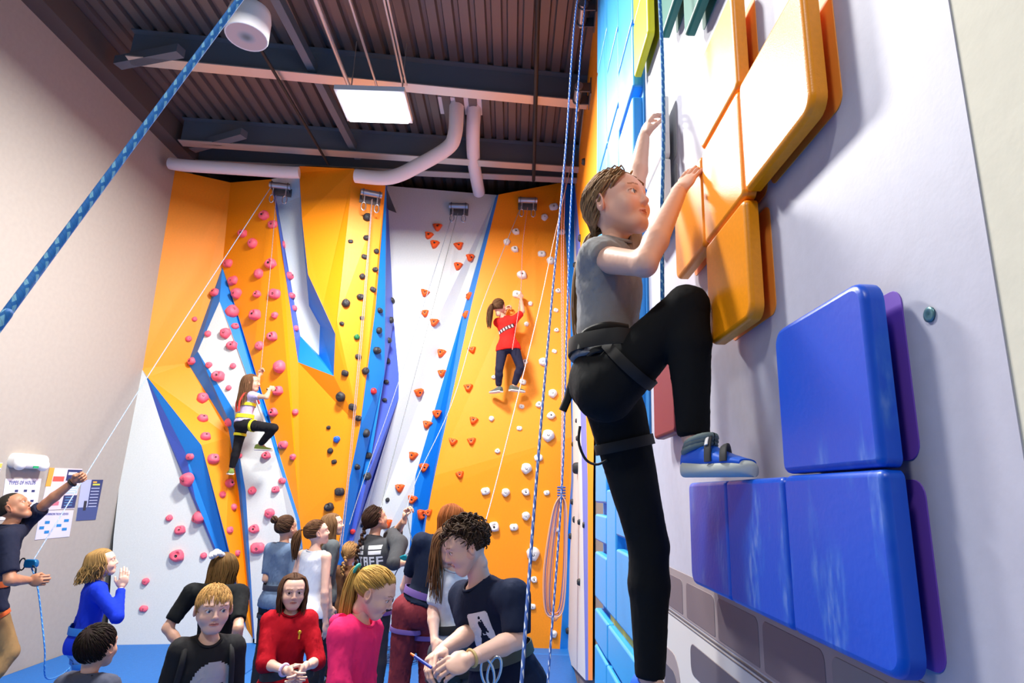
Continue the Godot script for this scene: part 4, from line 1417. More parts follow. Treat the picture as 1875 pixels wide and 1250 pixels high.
# ---------------------------------------------------------------- templates
# Head: 0.21 m from chin to crown, centre at the origin, facing +z, its left at +x.
func head_template(adult: bool) -> Dictionary:
	var f := Field.new(Vector3(-0.095, -0.115, -0.115), Vector3(0.095, 0.11, 0.115), 0.0026)
	var I := Basis()
	f.ell(Vector3(0, 0.022, -0.014), Vector3(0.072, 0.082, 0.09), I, 0.004)
	f.ell(Vector3(0, -0.028, 0.022), Vector3(0.056 if adult else 0.0555, 0.066, 0.055), I, 0.03)
	f.ell(Vector3(0, 0.03, 0.03), Vector3(0.06, 0.05, 0.046), I, 0.02)
	var cy := -0.086 if adult else -0.079
	var cw := 0.013 if adult else 0.008
	f.cap(Vector3(-cw, cy, 0.052), Vector3(cw, cy, 0.052), 0.018, 0.018, 0.03)
	for s in [-1.0, 1.0]:
		f.cap(Vector3(s * (0.052 if adult else 0.047), -0.035, 0.0), Vector3(s * 0.018, cy, 0.046), 0.022 if adult else 0.021, 0.017, 0.025)
		f.ell(Vector3(s * 0.034, -0.03, 0.05), Vector3(0.026, 0.026, 0.026), I, 0.02)
		f.ell(Vector3(s * 0.031, 0.004, 0.094), Vector3(0.018, 0.012, 0.02), I, 0.014, true)
		f.cap(Vector3(s * 0.014, 0.023, 0.077), Vector3(s * 0.045, 0.024, 0.062), 0.007, 0.005, 0.016)
		# lids
		f.ell(Vector3(s * 0.031, 0.003, 0.0655), Vector3(0.0158, 0.0128, 0.0126), I, 0.004)
		f.ell(Vector3(s * 0.031, 0.0025, 0.0795), Vector3(0.0136, 0.0052 if adult else 0.0055, 0.0105), I, 0.002, true)
		# ear
		var eb := Basis(Vector3(0, 1, 0), s * 0.45) * Basis(Vector3(1, 0, 0), -0.15)
		f.ell(Vector3(s * 0.077, -0.004, -0.012), Vector3(0.0075, 0.03, 0.019), eb, 0.006)
		f.ell(Vector3(s * 0.084, -0.001, -0.008), Vector3(0.006, 0.018, 0.009), eb, 0.004, true)
		f.ell(Vector3(s * 0.0085, -0.029, 0.081), Vector3(0.0062, 0.0055, 0.0075), I, 0.006)
	var nl := 1.12 if adult else 0.85
	f.cap(Vector3(0, 0.014, 0.076), Vector3(0, -0.021, 0.081 + 0.011 * nl), 0.0056, 0.0078, 0.012)
	f.ell(Vector3(0, -0.025, 0.082 + 0.008 * nl), Vector3(0.009, 0.0076, 0.0088), I, 0.006)
	# mouth: two lips
	f.cap(Vector3(-0.0195, -0.0535, 0.0705), Vector3(0.0, -0.0505, 0.0785), 0.0028, 0.0046, 0.006)
	f.cap(Vector3(0.0195, -0.0535, 0.0705), Vector3(0.0, -0.0505, 0.0785), 0.0028, 0.0046, 0.006)
	f.cap(Vector3(-0.011, -0.0585, 0.0735), Vector3(0.011, -0.0585, 0.0735), 0.0052, 0.0052, 0.006)
	f.ell(Vector3(0, -0.0545, 0.0855), Vector3(0.022, 0.0022, 0.0105), I, 0.002, true)
	# skull base so that the neck joins
	f.cap(Vector3(0, -0.04, -0.02), Vector3(0, -0.09, -0.03), 0.042, 0.038, 0.02)
	var t := f.net()
	var c := PackedColorArray()
	for p in t.v:
		var k := Color(1, 1, 1)
		var lip := Vector2(p.x / 0.0215, (p.y + 0.0548) / (0.0072 if p.y > -0.0548 else 0.0078)).length()
		var ex := absf(p.x) - 0.031
		if p.z > 0.06 and absf(p.y + 0.0546) < 0.0014 and absf(p.x) < 0.02:
			k = Color(0.42, 0.2, 0.19)
		elif p.z > 0.066 and lip < 1.0:
			k = Color(0.84, 0.52, 0.49)
		elif p.z > 0.05 and absf(p.y - 0.0275 + absf(ex) * 0.18) < 0.0026 and absf(p.x) > 0.014 and absf(p.x) < 0.047:
			k = Color(0.5, 0.4, 0.33)
		elif p.z > 0.058 and absf(ex) < 0.0155 and absf(p.y - 0.0098 + ex * ex * 22.0) < 0.0017:
			k = Color(0.3, 0.22, 0.19)
		elif absf(p.x) > 0.07 and p.y < 0.03 and p.z < 0.02:
			k = Color(1.0, 0.86, 0.83)
		elif p.z > 0.04:
			# the flush of the cheeks and nose is in the skin itself
			var q := minf(Vector2((absf(p.x) - 0.04) / 0.022, (p.y + 0.032) / 0.02).length(), Vector2(p.x / 0.012, (p.y + 0.026) / 0.012).length())
			var m := clampf(1.2 - q, 0.0, 1.0)
			k = Color(1.0, 1.0 - 0.12 * m, 1.0 - 0.12 * m)
		c.append(k)
	t.c = c
	return t

# Right hand: wrist at the origin, fingers along +y, palm towards +z, thumb at +x; 0.18 m long.
func hand_template(curl: Array, spread: float, thumb: Vector3, thumb2: Vector3) -> Dictionary:
	var f := Field.new(Vector3(-0.07, -0.04, -0.05), Vector3(0.1, 0.2, 0.11), 0.0034)
	var I := Basis()
	f.cap(Vector3(0, -0.03, 0), Vector3(0, 0.012, 0), 0.023, 0.024, 0.01)
	f.ell(Vector3(-0.002, 0.046, 0.0), Vector3(0.04, 0.05, 0.0155), I, 0.012)
	f.ell(Vector3(0.024, 0.03, 0.008), Vector3(0.018, 0.03, 0.015), Basis(Vector3(0, 0, 1), -0.5), 0.012)
	var bx := [0.029, 0.0095, -0.0105, -0.029]
	var by := [0.086, 0.091, 0.087, 0.077]
	var ln := [[0.036, 0.023, 0.019], [0.041, 0.026, 0.02], [0.038, 0.024, 0.019], [0.03, 0.018, 0.017]]
	var rr := [0.0088, 0.009, 0.0086, 0.0076]
	for k in 4:
		var p := Vector3(bx[k], by[k] - 0.012, 0.0)
		var ang := 0.0
		var sp: float = spread * (1.5 - k)
		for j in 3:
			ang += curl[j]
			var dir := Vector3(sin(sp) * cos(ang), cos(sp) * cos(ang), sin(ang))
			var l: float = ln[k][j] + (0.012 if j == 0 else 0.0)
			var q := p + dir * l
			f.cap(p, q, rr[k] * (1.05 - 0.08 * j), rr[k] * (1.0 - 0.1 * j), 0.004)
			p = q
	var tb := Vector3(0.028, 0.018, 0.008)
	var t1 := tb + thumb.normalized() * 0.042
	var t2 := t1 + thumb2.normalized() * 0.032
	f.cap(tb, t1, 0.0135, 0.0105, 0.008)
	f.cap(t1, t2, 0.0102, 0.0085, 0.004)
	return f.net()

var T_head := []
var T_hand := {}

func make_templates() -> void:
	T_head = [null, null]
	T_hand = {"open": null, "relaxed": null, "grip": null, "pinch": null}
	var job := func(k: int) -> void:
		match k:
			0: T_head[0] = head_template(false)
			1: T_head[1] = head_template(true)
			2: T_hand["open"] = hand_template([0.12, 0.12, 0.08], 0.07, Vector3(0.7, 0.75, 0.2), Vector3(0.5, 0.85, 0.25))
			3: T_hand["relaxed"] = hand_template([0.35, 0.45, 0.3], 0.03, Vector3(0.6, 0.75, 0.45), Vector3(0.25, 0.85, 0.5))
			4: T_hand["grip"] = hand_template([0.95, 1.15, 0.6], 0.01, Vector3(0.35, 0.7, 0.75), Vector3(-0.5, 0.55, 0.7))
			5: T_hand["pinch"] = hand_template([0.75, 0.6, 0.4], 0.02, Vector3(0.35, 0.7, 0.75), Vector3(-0.1, 0.75, 0.65))
	var gid := WorkerThreadPool.add_group_task(job, 6)
	WorkerThreadPool.wait_for_group_task_completion(gid)

# ---------------------------------------------------------------- skeleton
func lin(c: Color) -> Color:
	return c.srgb_to_linear()

# two-bone reach: the middle joint between a and b, bending towards the pole
func reach(a: Vector3, b: Vector3, l1: float, l2: float, pole: Vector3) -> Vector3:
	var d := b - a
	var l := clampf(d.length(), absf(l1 - l2) + 0.001, (l1 + l2) * 0.999)
	var u := d.normalized()
	var x := (l1 * l1 - l2 * l2 + l * l) / (2.0 * l)
	var y := sqrt(maxf(l1 * l1 - x * x, 0.0))
	var w := pole - u * pole.dot(u)
	return a + u * x + w.normalized() * y

func facing(f: Vector3, up := Vector3.UP) -> Basis:
	var z := f.normalized()
	var x := up.cross(z).normalized()
	return Basis(x, z.cross(x), z)

# fills in whatever joints a description leaves open
func skeleton(s: Dictionary) -> Dictionary:
	var J := {}
	var hh: float = s.get("hh", 0.205)
	J.hh = hh
	J.face_w = s.get("face_w", 1.0)
	J.head = s.head
	var H: float = s.get("H", s.head.y + hh * 0.5)
	J.H = H
	var F := facing(s.face)
	J.F = F
	J.look = facing(s.get("look", s.face), s.get("head_up", Vector3.UP))
	var lean: Vector3 = s.get("lean", Vector3.ZERO)
	J.neck = s.get("neck", J.head - F.y * (hh * 0.5 + 0.03 * H) - F.z * 0.015)
	var trunk := H * 0.80 - H * 0.52
	J.pel = s.get("pel", J.neck - Vector3.UP * trunk - lean)
	var up: Vector3 = (J.neck - J.pel).normalized()
	J.T = facing((F.z - up * F.z.dot(up)).normalized(), up)
	J.T = Basis((up.cross(F.z)).normalized(), up, (up.cross(F.z)).normalized().cross(up))
	var T: Basis = J.T
	var sw: float = s.get("shoulder", 0.094 if s.get("adult", false) else 0.082) * H
	J.waist = J.pel.lerp(J.neck, 0.36)
	J.chest = J.pel.lerp(J.neck, 0.7)
	J.shL = s.get("shL", J.neck + T.x * sw - T.y * 0.025 * H)
	J.shR = s.get("shR", J.neck - T.x * sw - T.y * 0.025 * H)
	for side in ["L", "R"]:
		var sg := 1.0 if side == "L" else -1.0
		var sh: Vector3 = J["sh" + side]
		if s.has("wr" + side):
			J["wr" + side] = s["wr" + side]
			J["el" + side] = s.get("el" + side, reach(sh, s["wr" + side], 0.178 * H, 0.155 * H, s.get("pole" + side, Vector3(0, -1, 0) + T.x * sg * 0.5)))
		else:
			J["el" + side] = s.get("el" + side, sh + T.x * sg * 0.025 * H - Vector3.UP * 0.175 * H - F.z * 0.02 * H)
			J["wr" + side] = J["el" + side] + (Vector3.DOWN * 0.97 + F.z * 0.2 + T.x * sg * 0.02).normalized() * 0.15 * H
		var fd: Vector3 = (J["wr" + side] - J["el" + side]).normalized()
		J["hd" + side] = s.get("hd" + side, fd)
		J["pm" + side] = s.get("pm" + side, -F.x * sg)
		J["hip" + side] = s.get("hip" + side, J.pel + T.x * sg * 0.052 * H - T.y * 0.02 * H)
		if s.has("an" + side):
			J["an" + side] = s["an" + side]
			J["kn" + side] = s.get("kn" + side, reach(J["hip" + side], s["an" + side], 0.245 * H, 0.235 * H, s.get("knee" + side, F.z)))
		else:
			var ft: Vector3 = J["hip" + side]
			J["an" + side] = Vector3(ft.x + F.x.x * sg * 0.02 * H, 0.05 * H, ft.z + F.x.z * sg * 0.02 * H)
			J["kn" + side] = reach(ft, J["an" + side], 0.245 * H, 0.235 * H, F.z)
		J["toe" + side] = s.get("toe" + side, Vector3(J["an" + side].x, J["an" + side].y - 0.03 * H, J["an" + side].z) + F.z * 0.1 * H)
	return J

func bounds(J: Dictionary, keys: Array, pad: float) -> AABB:
	var b := AABB(J[keys[0]], Vector3.ZERO)
	for k in keys:
		b = b.expand(J[k])
	return b.grow(pad)

func trunk_field(f: Field, J: Dictionary, s: Dictionary, e: float, upto := 1.0) -> void:
	var H: float = J.H
	var T: Basis = J.T
	var wd: float = s.get("width", 0.97 if s.get("adult", false) else 0.86)
	f.ell(J.pel + T.y * 0.005 * H, Vector3(0.092 * wd * H + e, 0.075 * H + e, 0.066 * wd * H + e), T, 0.02)
	f.ell(J.waist, Vector3(0.076 * wd * H + e, 0.095 * H + e, 0.056 * wd * H + e), T, 0.035)
	f.ell(J.chest + T.z * 0.004 * H, Vector3(0.09 * wd * H + e, 0.095 * H + e, 0.062 * wd * H + e), T, 0.035)
	var tank: float = 0.035 * H if upto < 0.05 else 0.012 * H
	f.cap(J.shL - T.x * tank, J.shR + T.x * tank, (0.034 if upto > 0.05 else 0.03) * H + e, (0.034 if upto > 0.05 else 0.03) * H + e, 0.035)
	f.cap(J.chest.lerp(J.neck, 0.55), J.neck, 0.05 * H + e * 0.6, 0.03 * H + e * 0.6, 0.03)

func body_mesh(J: Dictionary, s: Dictionary, cell: float) -> MB:
	var H: float = J.H
	var box := bounds(J, ["head", "neck", "pel", "shL", "shR", "elL", "elR", "wrL", "wrR", "knL", "knR", "anL", "anR", "hipL", "hipR"], 0.1)
	var f := Field.new(box.position, box.end, cell)
	trunk_field(f, J, s, -0.008)
	var hb: Basis = J.look
	f.cap(J.neck - J.T.y * 0.02 * H, J.head - hb.y * J.hh * 0.3 - hb.z * 0.02, 0.03 * H * s.get("neck_w", 1.0 if s.get("adult", false) else 0.86), 0.028 * H * s.get("neck_w", 1.0 if s.get("adult", false) else 0.86), 0.025)
	var aw: float = s.get("arm_w", 1.0 if s.get("adult", false) else 0.9)
	for side in ["L", "R"]:
		f.cap(J["sh" + side], J["el" + side], 0.029 * H * aw, 0.0225 * H * aw, 0.02)
		var mid: Vector3 = J["el" + side].lerp(J["wr" + side], 0.3)
		f.cap(J["el" + side], mid, 0.0225 * H * aw, 0.0235 * H * aw, 0.012)
		f.cap(mid, J["wr" + side], 0.0235 * H * aw, 0.0155 * H * aw, 0.012)
		var lw: float = s.get("leg_w", 1.0 if s.get("adult", false) else 0.92) * 0.94
		f.cap(J["hip" + side], J["kn" + side], 0.052 * H * lw, 0.034 * H * lw, 0.03)
		var calf: Vector3 = J["kn" + side].lerp(J["an" + side], 0.3)
		f.cap(J["kn" + side], calf, 0.033 * H * lw, 0.034 * H * lw, 0.015)
		f.cap(calf, J["an" + side], 0.034 * H * lw, 0.02 * H * lw, 0.015)
		f.cap(J["an" + side], J["an" + side].lerp(J["toe" + side], 0.55), 0.02 * H, 0.013 * H, 0.012)
	var skin := lin(s.skin)
	var b := MB.new()
	add_net(b, f.net(), Transform3D(), skin)
	var hs: float = J.hh / 0.21
	add_net(b, T_head[1 if s.get("adult", false) else 0], Transform3D(hb.scaled_local(Vector3(s.get("face_w", 1.0) * hs, hs, hs)), J.head), skin)
	for side in ["L", "R"]:
		var y: Vector3 = J["hd" + side].normalized()
		var z: Vector3 = J["pm" + side]
		z = (z - y * z.dot(y)).normalized()
		var x := y.cross(z)
		if side == "L":
			x = -x
		var k: float = H / 1.7 * s.get("hand_k", 1.05)
		add_net(b, T_hand[s.get("hand" + side, "relaxed")], Transform3D(Basis(x, y, z).scaled_local(Vector3.ONE * k), J["wr" + side]), skin)
	return b

func wrinkle(b: MB, amount: float, freq: float, seed_: int) -> void:
	# cloth folds: displace along the normal by ridged noise, then soften the normals accordingly
	var n := FastNoiseLite.new()
	n.seed = seed_
	n.frequency = freq
	n.fractal_octaves = 2
	n.domain_warp_enabled = true
	n.domain_warp_amplitude = 0.15
	n.domain_warp_frequency = 2.0
	for i in b.v.size():
		var p := b.v[i]
		var q := Vector3(p.x, p.y * 0.4, p.z)
		var e := 0.01
		var v0 := 1.0 - absf(n.get_noise_3dv(q)) * 2.0
		var g := Vector3(1.0 - absf(n.get_noise_3dv(q + Vector3(e, 0, 0))) * 2.0 - v0, (1.0 - absf(n.get_noise_3dv(q + Vector3(0, e, 0))) * 2.0 - v0) * 0.4, 1.0 - absf(n.get_noise_3dv(q + Vector3(0, 0, e))) * 2.0 - v0) / e * amount
		var nn := b.n[i]
		b.v[i] = p + nn * (v0 - 0.6) * amount
		g = g - nn * g.dot(nn)
		b.n[i] = (nn - g).normalized()

func shirt_mesh(J: Dictionary, s: Dictionary, cell: float) -> MB:
	var H: float = J.H
	var g: Dictionary = s.shirt
	var e: float = g.get("loose", 0.009)
	var sl: float = g.get("sleeve", 0.45)
	var box := bounds(J, ["neck", "pel", "shL", "shR", "elL", "elR", "wrL", "wrR"] if sl > 0.5 else ["neck", "pel", "shL", "shR", "elL", "elR"], 0.12)
	box.position.y -= 0.04
	box.size.y += 0.04
	var f := Field.new(box.position, box.end, cell)
	trunk_field(f, J, s, e, sl)
	var T: Basis = J.T
	var hem: float = g.get("hem", 0.05)
	var wd: float = s.get("width", 0.97 if s.get("adult", false) else 0.86)
	var eb := maxf(e, s.pants.get("loose", 0.006) + 0.008)
	f.ell(J.pel + T.y * 0.005 * H, Vector3(0.092 * wd * H + eb, 0.085 * H + eb, 0.066 * wd * H + eb), T, 0.02)
	f.ell(J.pel - T.y * 0.015 * H - T.z * 0.03 * H, Vector3(0.07 * H * wd + eb, 0.07 * H + eb, 0.05 * H + eb), T, 0.02)
	if hem > 0.02:
		var lw: float = s.get("leg_w", 1.0 if s.get("adult", false) else 0.92)
		for side in ["L", "R"]:
			f.cap(J["hip" + side], J["hip" + side].lerp(J["kn" + side], 0.2), 0.054 * H * lw + eb, 0.052 * H * lw + eb, 0.02)
	f.cut(J.pel - T.y * hem * H, -T.y)
	var aw: float = s.get("arm_w", 1.0 if s.get("adult", false) else 0.9)
	for side in ["L", "R"]:
		var a: Vector3 = J["sh" + side]
		var m: Vector3 = J["el" + side]
		if sl > 0.05:
			var u := minf(sl / 0.5, 1.0)
			f.cap(a, a.lerp(m, u), 0.033 * H * aw + e, 0.0235 * H * aw + e * (1.6 if sl < 0.6 else 1.3), 0.03, false, sl < 0.5)
			if sl > 0.5:
				var w: Vector3 = J["wr" + side]
				f.cap(m, m.lerp(w, (sl - 0.5) / 0.5), 0.0245 * H * aw + e * 1.3, 0.018 * H * aw + e * 0.8, 0.015, false, true)
	# open neck
	f.carve_cap(J.neck + T.y * 0.012 * H + T.z * 0.012 * H, J.head, 0.036 * H * g.get("collar", 1.0))
	var b := MB.new()
	add_net(b, f.net(), Transform3D(), Color.WHITE)
	wrinkle(b, g.get("folds", 0.006) * 0.75, 6.0, int(J.head.x * 1000.0))
	collar(b, J, 0.036 * H * g.get("collar", 1.0), g.get("collar_r", 0.0045))
	return b

# knitted neck band laid along the cut of the neckline
func collar(b: MB, J: Dictionary, r: float, thick: float) -> void:
	var T: Basis = J.T
	var a: Vector3 = J.neck + T.y * 0.012 * J.H + T.z * 0.012 * J.H
	var ax: Vector3 = (J.head - a).normalized()
	var x := (T.x - ax * T.x.dot(ax)).normalized()
	var z := x.cross(ax)
	var n := 20
	var hi := []
	hi.resize(n)
	hi.fill(-9.0)
	for p in b.v:
		var q := p - a
		var y := q.dot(ax)
		var rad := (q - ax * y).length()
		if absf(rad - r) < 0.016 and y > -0.09 and y < 0.09:
			var k := int(fposmod(atan2(q.dot(z), q.dot(x)), TAU) / TAU * n) % n
			hi[k] = maxf(hi[k], y)
	for k in n:
		if hi[k] < -8.0:
			hi[k] = 0.0
	for pass_ in 3:
		var s2 := hi.duplicate()
		for k in n:
			s2[k] = (hi[(k + n - 1) % n] + hi[k] * 2.0 + hi[(k + 1) % n]) * 0.25
		hi = s2
	var pts := []
	for k in n + 1:
		var an := TAU * ((k % n) + 0.5) / n
		pts.append(a + (x * cos(an) + z * sin(an)) * (r + 0.004) + ax * (hi[k % n] - 0.003))
	b.tube(smooth_path(pts, 2), thick, 7, false, 1.5, ax)

func pants_mesh(J: Dictionary, s: Dictionary, cell: float) -> MB:
	var H: float = J.H
	var g: Dictionary = s.pants
	var e: float = g.get("loose", 0.006)
	var T: Basis = J.T
	var box := bounds(J, ["pel", "waist", "hipL", "hipR", "knL", "knR", "anL", "anR"], 0.14)
	var f := Field.new(box.position, box.end, cell)
	var wd: float = s.get("width", 0.97 if s.get("adult", false) else 0.86)
	f.ell(J.pel + T.y * 0.005 * H, Vector3(0.092 * wd * H + e, 0.075 * H + e, 0.066 * wd * H + e), T, 0.02)
	f.ell(J.pel - T.y * 0.015 * H - T.z * 0.03 * H, Vector3(0.07 * H * wd + e, 0.06 * H + e, 0.05 * H + e), T, 0.02)
	f.ell(J.waist - T.y * 0.02 * H, Vector3(0.077 * wd * H + e, 0.08 * H + e, 0.057 * wd * H + e), T, 0.03)
	f.cut(J.pel + T.y * g.get("rise", 0.07) * H, T.y)
	var lw: float = s.get("leg_w", 1.0 if s.get("adult", false) else 0.92)
	for side in ["L", "R"]:
		var hp: Vector3 = J["hip" + side]
		var k: Vector3 = J["kn" + side]
		var a: Vector3 = J["an" + side]
		f.cap(hp, k, 0.054 * H * lw + e, 0.0345 * H * lw + e, 0.03)
		var calf := k.lerp(a, 0.3)
		f.cap(k, calf, 0.034 * H * lw + e, 0.0345 * H * lw + e * 1.1, 0.012)
		f.cap(calf, k.lerp(a, g.get("len", 0.94)), 0.0345 * H * lw + e * 1.1, 0.023 * H * lw + e * 1.3, 0.012, false, true)
	var b := MB.new()
	add_net(b, f.net(), Transform3D(), Color.WHITE)
	wrinkle(b, g.get("folds", 0.005) * 0.75, 7.0, int(J.head.x * 777.0) + 5)
	return b

# shoe swept from heel to toe: [upper, sole]
func shoe_meshes(an: Vector3, toe: Vector3, up: Vector3, H: float) -> Array:
	var fwd := (toe - an)
	fwd = (fwd - up * fwd.dot(up)).normalized()
	var side := up.cross(fwd)
	var o := an - up * 0.05 * H
	var L := 0.155 * H
	var rows := [[-0.27, 0.019, 0.03], [-0.24, 0.024, 0.05], [-0.1, 0.026, 0.058], [0.05, 0.026, 0.055], [0.2, 0.028, 0.042], [0.4, 0.031, 0.032], [0.58, 0.029, 0.026], [0.68, 0.022, 0.021], [0.73, 0.01, 0.014]]
	var up_r := []
	var so_r := []
	for r in rows:
		var c: Vector3 = o + fwd * r[0] * L
		var ru := []
		var rs := []
		for k in 14:
			var a := TAU * k / 14
			var x := sin(a)
			var y := cos(a)
			ru.append(c + side * x * r[1] * H + up * (0.012 * H + maxf(y, -0.2) * (r[2] - 0.012) * H))
			rs.append(c + side * x * (r[1] + 0.0025) * H + up * (0.007 * H + clampf(y * 2.0, -1.0, 1.0) * 0.0075 * H))
		up_r.append(ru)
		so_r.append(rs)
	var u := MB.new()
	u.loft(up_r)
	var s := MB.new()
	s.loft(so_r)
	return [u, s]

# belt ring round the trunk
func band(J: Dictionary, at: Vector3, half_w: float, half_d: float, tall: float, B: Basis) -> MB:
	var rings := []
	for q in [[-0.5, 0.0], [-0.5, 0.007], [0.5, 0.007], [0.5, 0.0]]:
		var ring := []
		for k in 32:
			var a := -TAU * k / 32
			ring.append(at + B.x * cos(a) * (half_w + q[1]) + B.z * sin(a) * (half_d + q[1]) + B.y * tall * q[0])
		rings.append(ring)
	var b := MB.new()
	b.loft(rings, false, false)
	return b

# webbing drawn tight round what is worn: the girth is read off the garments at that height
func webbing(garments: Array, at: Vector3, B: Basis, tall: float, reach_out: float) -> MB:
	var n := 28
	var rad := []
	rad.resize(n)
	rad.fill(0.0)
	for g in garments:
		for p in g.v:
			var q: Vector3 = p - at
			var y := q.dot(B.y)
			if absf(y) < tall * 0.5 + 0.012:
				var x := q.dot(B.x)
				var z := q.dot(B.z)
				var r := sqrt(x * x + z * z)
				if r < reach_out:
					var k := int(fposmod(atan2(z, x), TAU) / TAU * n) % n
					rad[k] = maxf(rad[k], r)
	var mean := 0.0
	var cnt := 0
	for k in n:
		if rad[k] > 0.0:
			mean += rad[k]
			cnt += 1
	mean = mean / maxi(cnt, 1) if cnt > 0 else reach_out * 0.6
	for k in n:
		if rad[k] <= 0.0:
			rad[k] = mean
	for round_ in 2:
		var sm := rad.duplicate()
		for k in n:
			sm[k] = maxf(rad[k] * 0.9, (rad[(k + n - 1) % n] + rad[k] * 2.0 + rad[(k + 1) % n]) * 0.25)
		rad = sm
	var rings := []
	for q in [[-0.5, 0.0], [-0.5, 0.005], [0.5, 0.005], [0.5, 0.0]]:
		var ring := []
		for k in n:
			var kk := n - 1 - k
			var a := TAU * (kk + 0.5) / n
			var r: float = rad[kk] + 0.002 + q[1]
			ring.append(at + B.x * cos(a) * r + B.z * sin(a) * r + B.y * tall * q[0])
		rings.append(ring)
	var b := MB.new()
	b.loft(rings, false, false)
	return b

# ---------------------------------------------------------------- hair
func scalp(dir: Vector3, lift := 0.0) -> Vector3:
	# point on the skull of the head template in direction dir
	return Vector3(0, 0.022, -0.014) + Vector3(dir.x * (0.074 + lift), dir.y * (0.084 + lift), dir.z * (0.093 + lift))

func scalp_out(p: Vector3, lift: float) -> Vector3:
	# pushes a point out of the skull
	var q := p - Vector3(0, 0.022, -0.014)
	var r := Vector3(0.074 + lift, 0.084 + lift, 0.093 + lift)
	var k := Vector3(q.x / r.x, q.y / r.y, q.z / r.z).length()
	if k < 1.0 and k > 0.01:
		return Vector3(0, 0.022, -0.014) + q / k
	return p

func hair_cap(b: MB, xf: Transform3D, c: Color, low := -0.35, front := 0.55, lift := 0.0045) -> void:
	b.col = c
	var rings := []
	for r in 19:
		var ring := []
		var el := PI / 2 - PI * 0.78 * r / 18.0
		for k in 36:
			var az := TAU * k / 36
			var dir := Vector3(sin(az) * cos(el), sin(el), cos(az) * cos(el))
			# hairline: hair stays where it is above and behind the face
			var face := dir.z - 0.25
			var line := lerpf(low, front, clampf((dir.z + 0.1) / 0.5, 0.0, 1.0))
			var keep := clampf((dir.y - line) / 0.14 + 0.5, 0.0, 1.0)
			if dir.z < -0.1:
				keep = clampf((dir.y + 0.75) / 0.2, 0.0, 1.0)
			ring.append(xf * scalp(dir, lerpf(-0.012, lift, keep)))
		rings.append(ring)
	b.loft(rings, false, true)
	b.col = Color.WHITE

func lock(b: MB, pts: Array, r0: float, r1: float, c: Color, sides := 4) -> void:
	b.col = c
	var p := smooth_path(pts, 3)
	var rr := []
	for i in p.size():
		var t := float(i) / (p.size() - 1)
		rr.append(lerpf(r0, r1, t) * (0.2 + 0.8 * sin(clampf(t * 3.5, 0.0, 1.0) * PI / 2)))
	b.tube(p, rr, sides)
	b.col = Color.WHITE

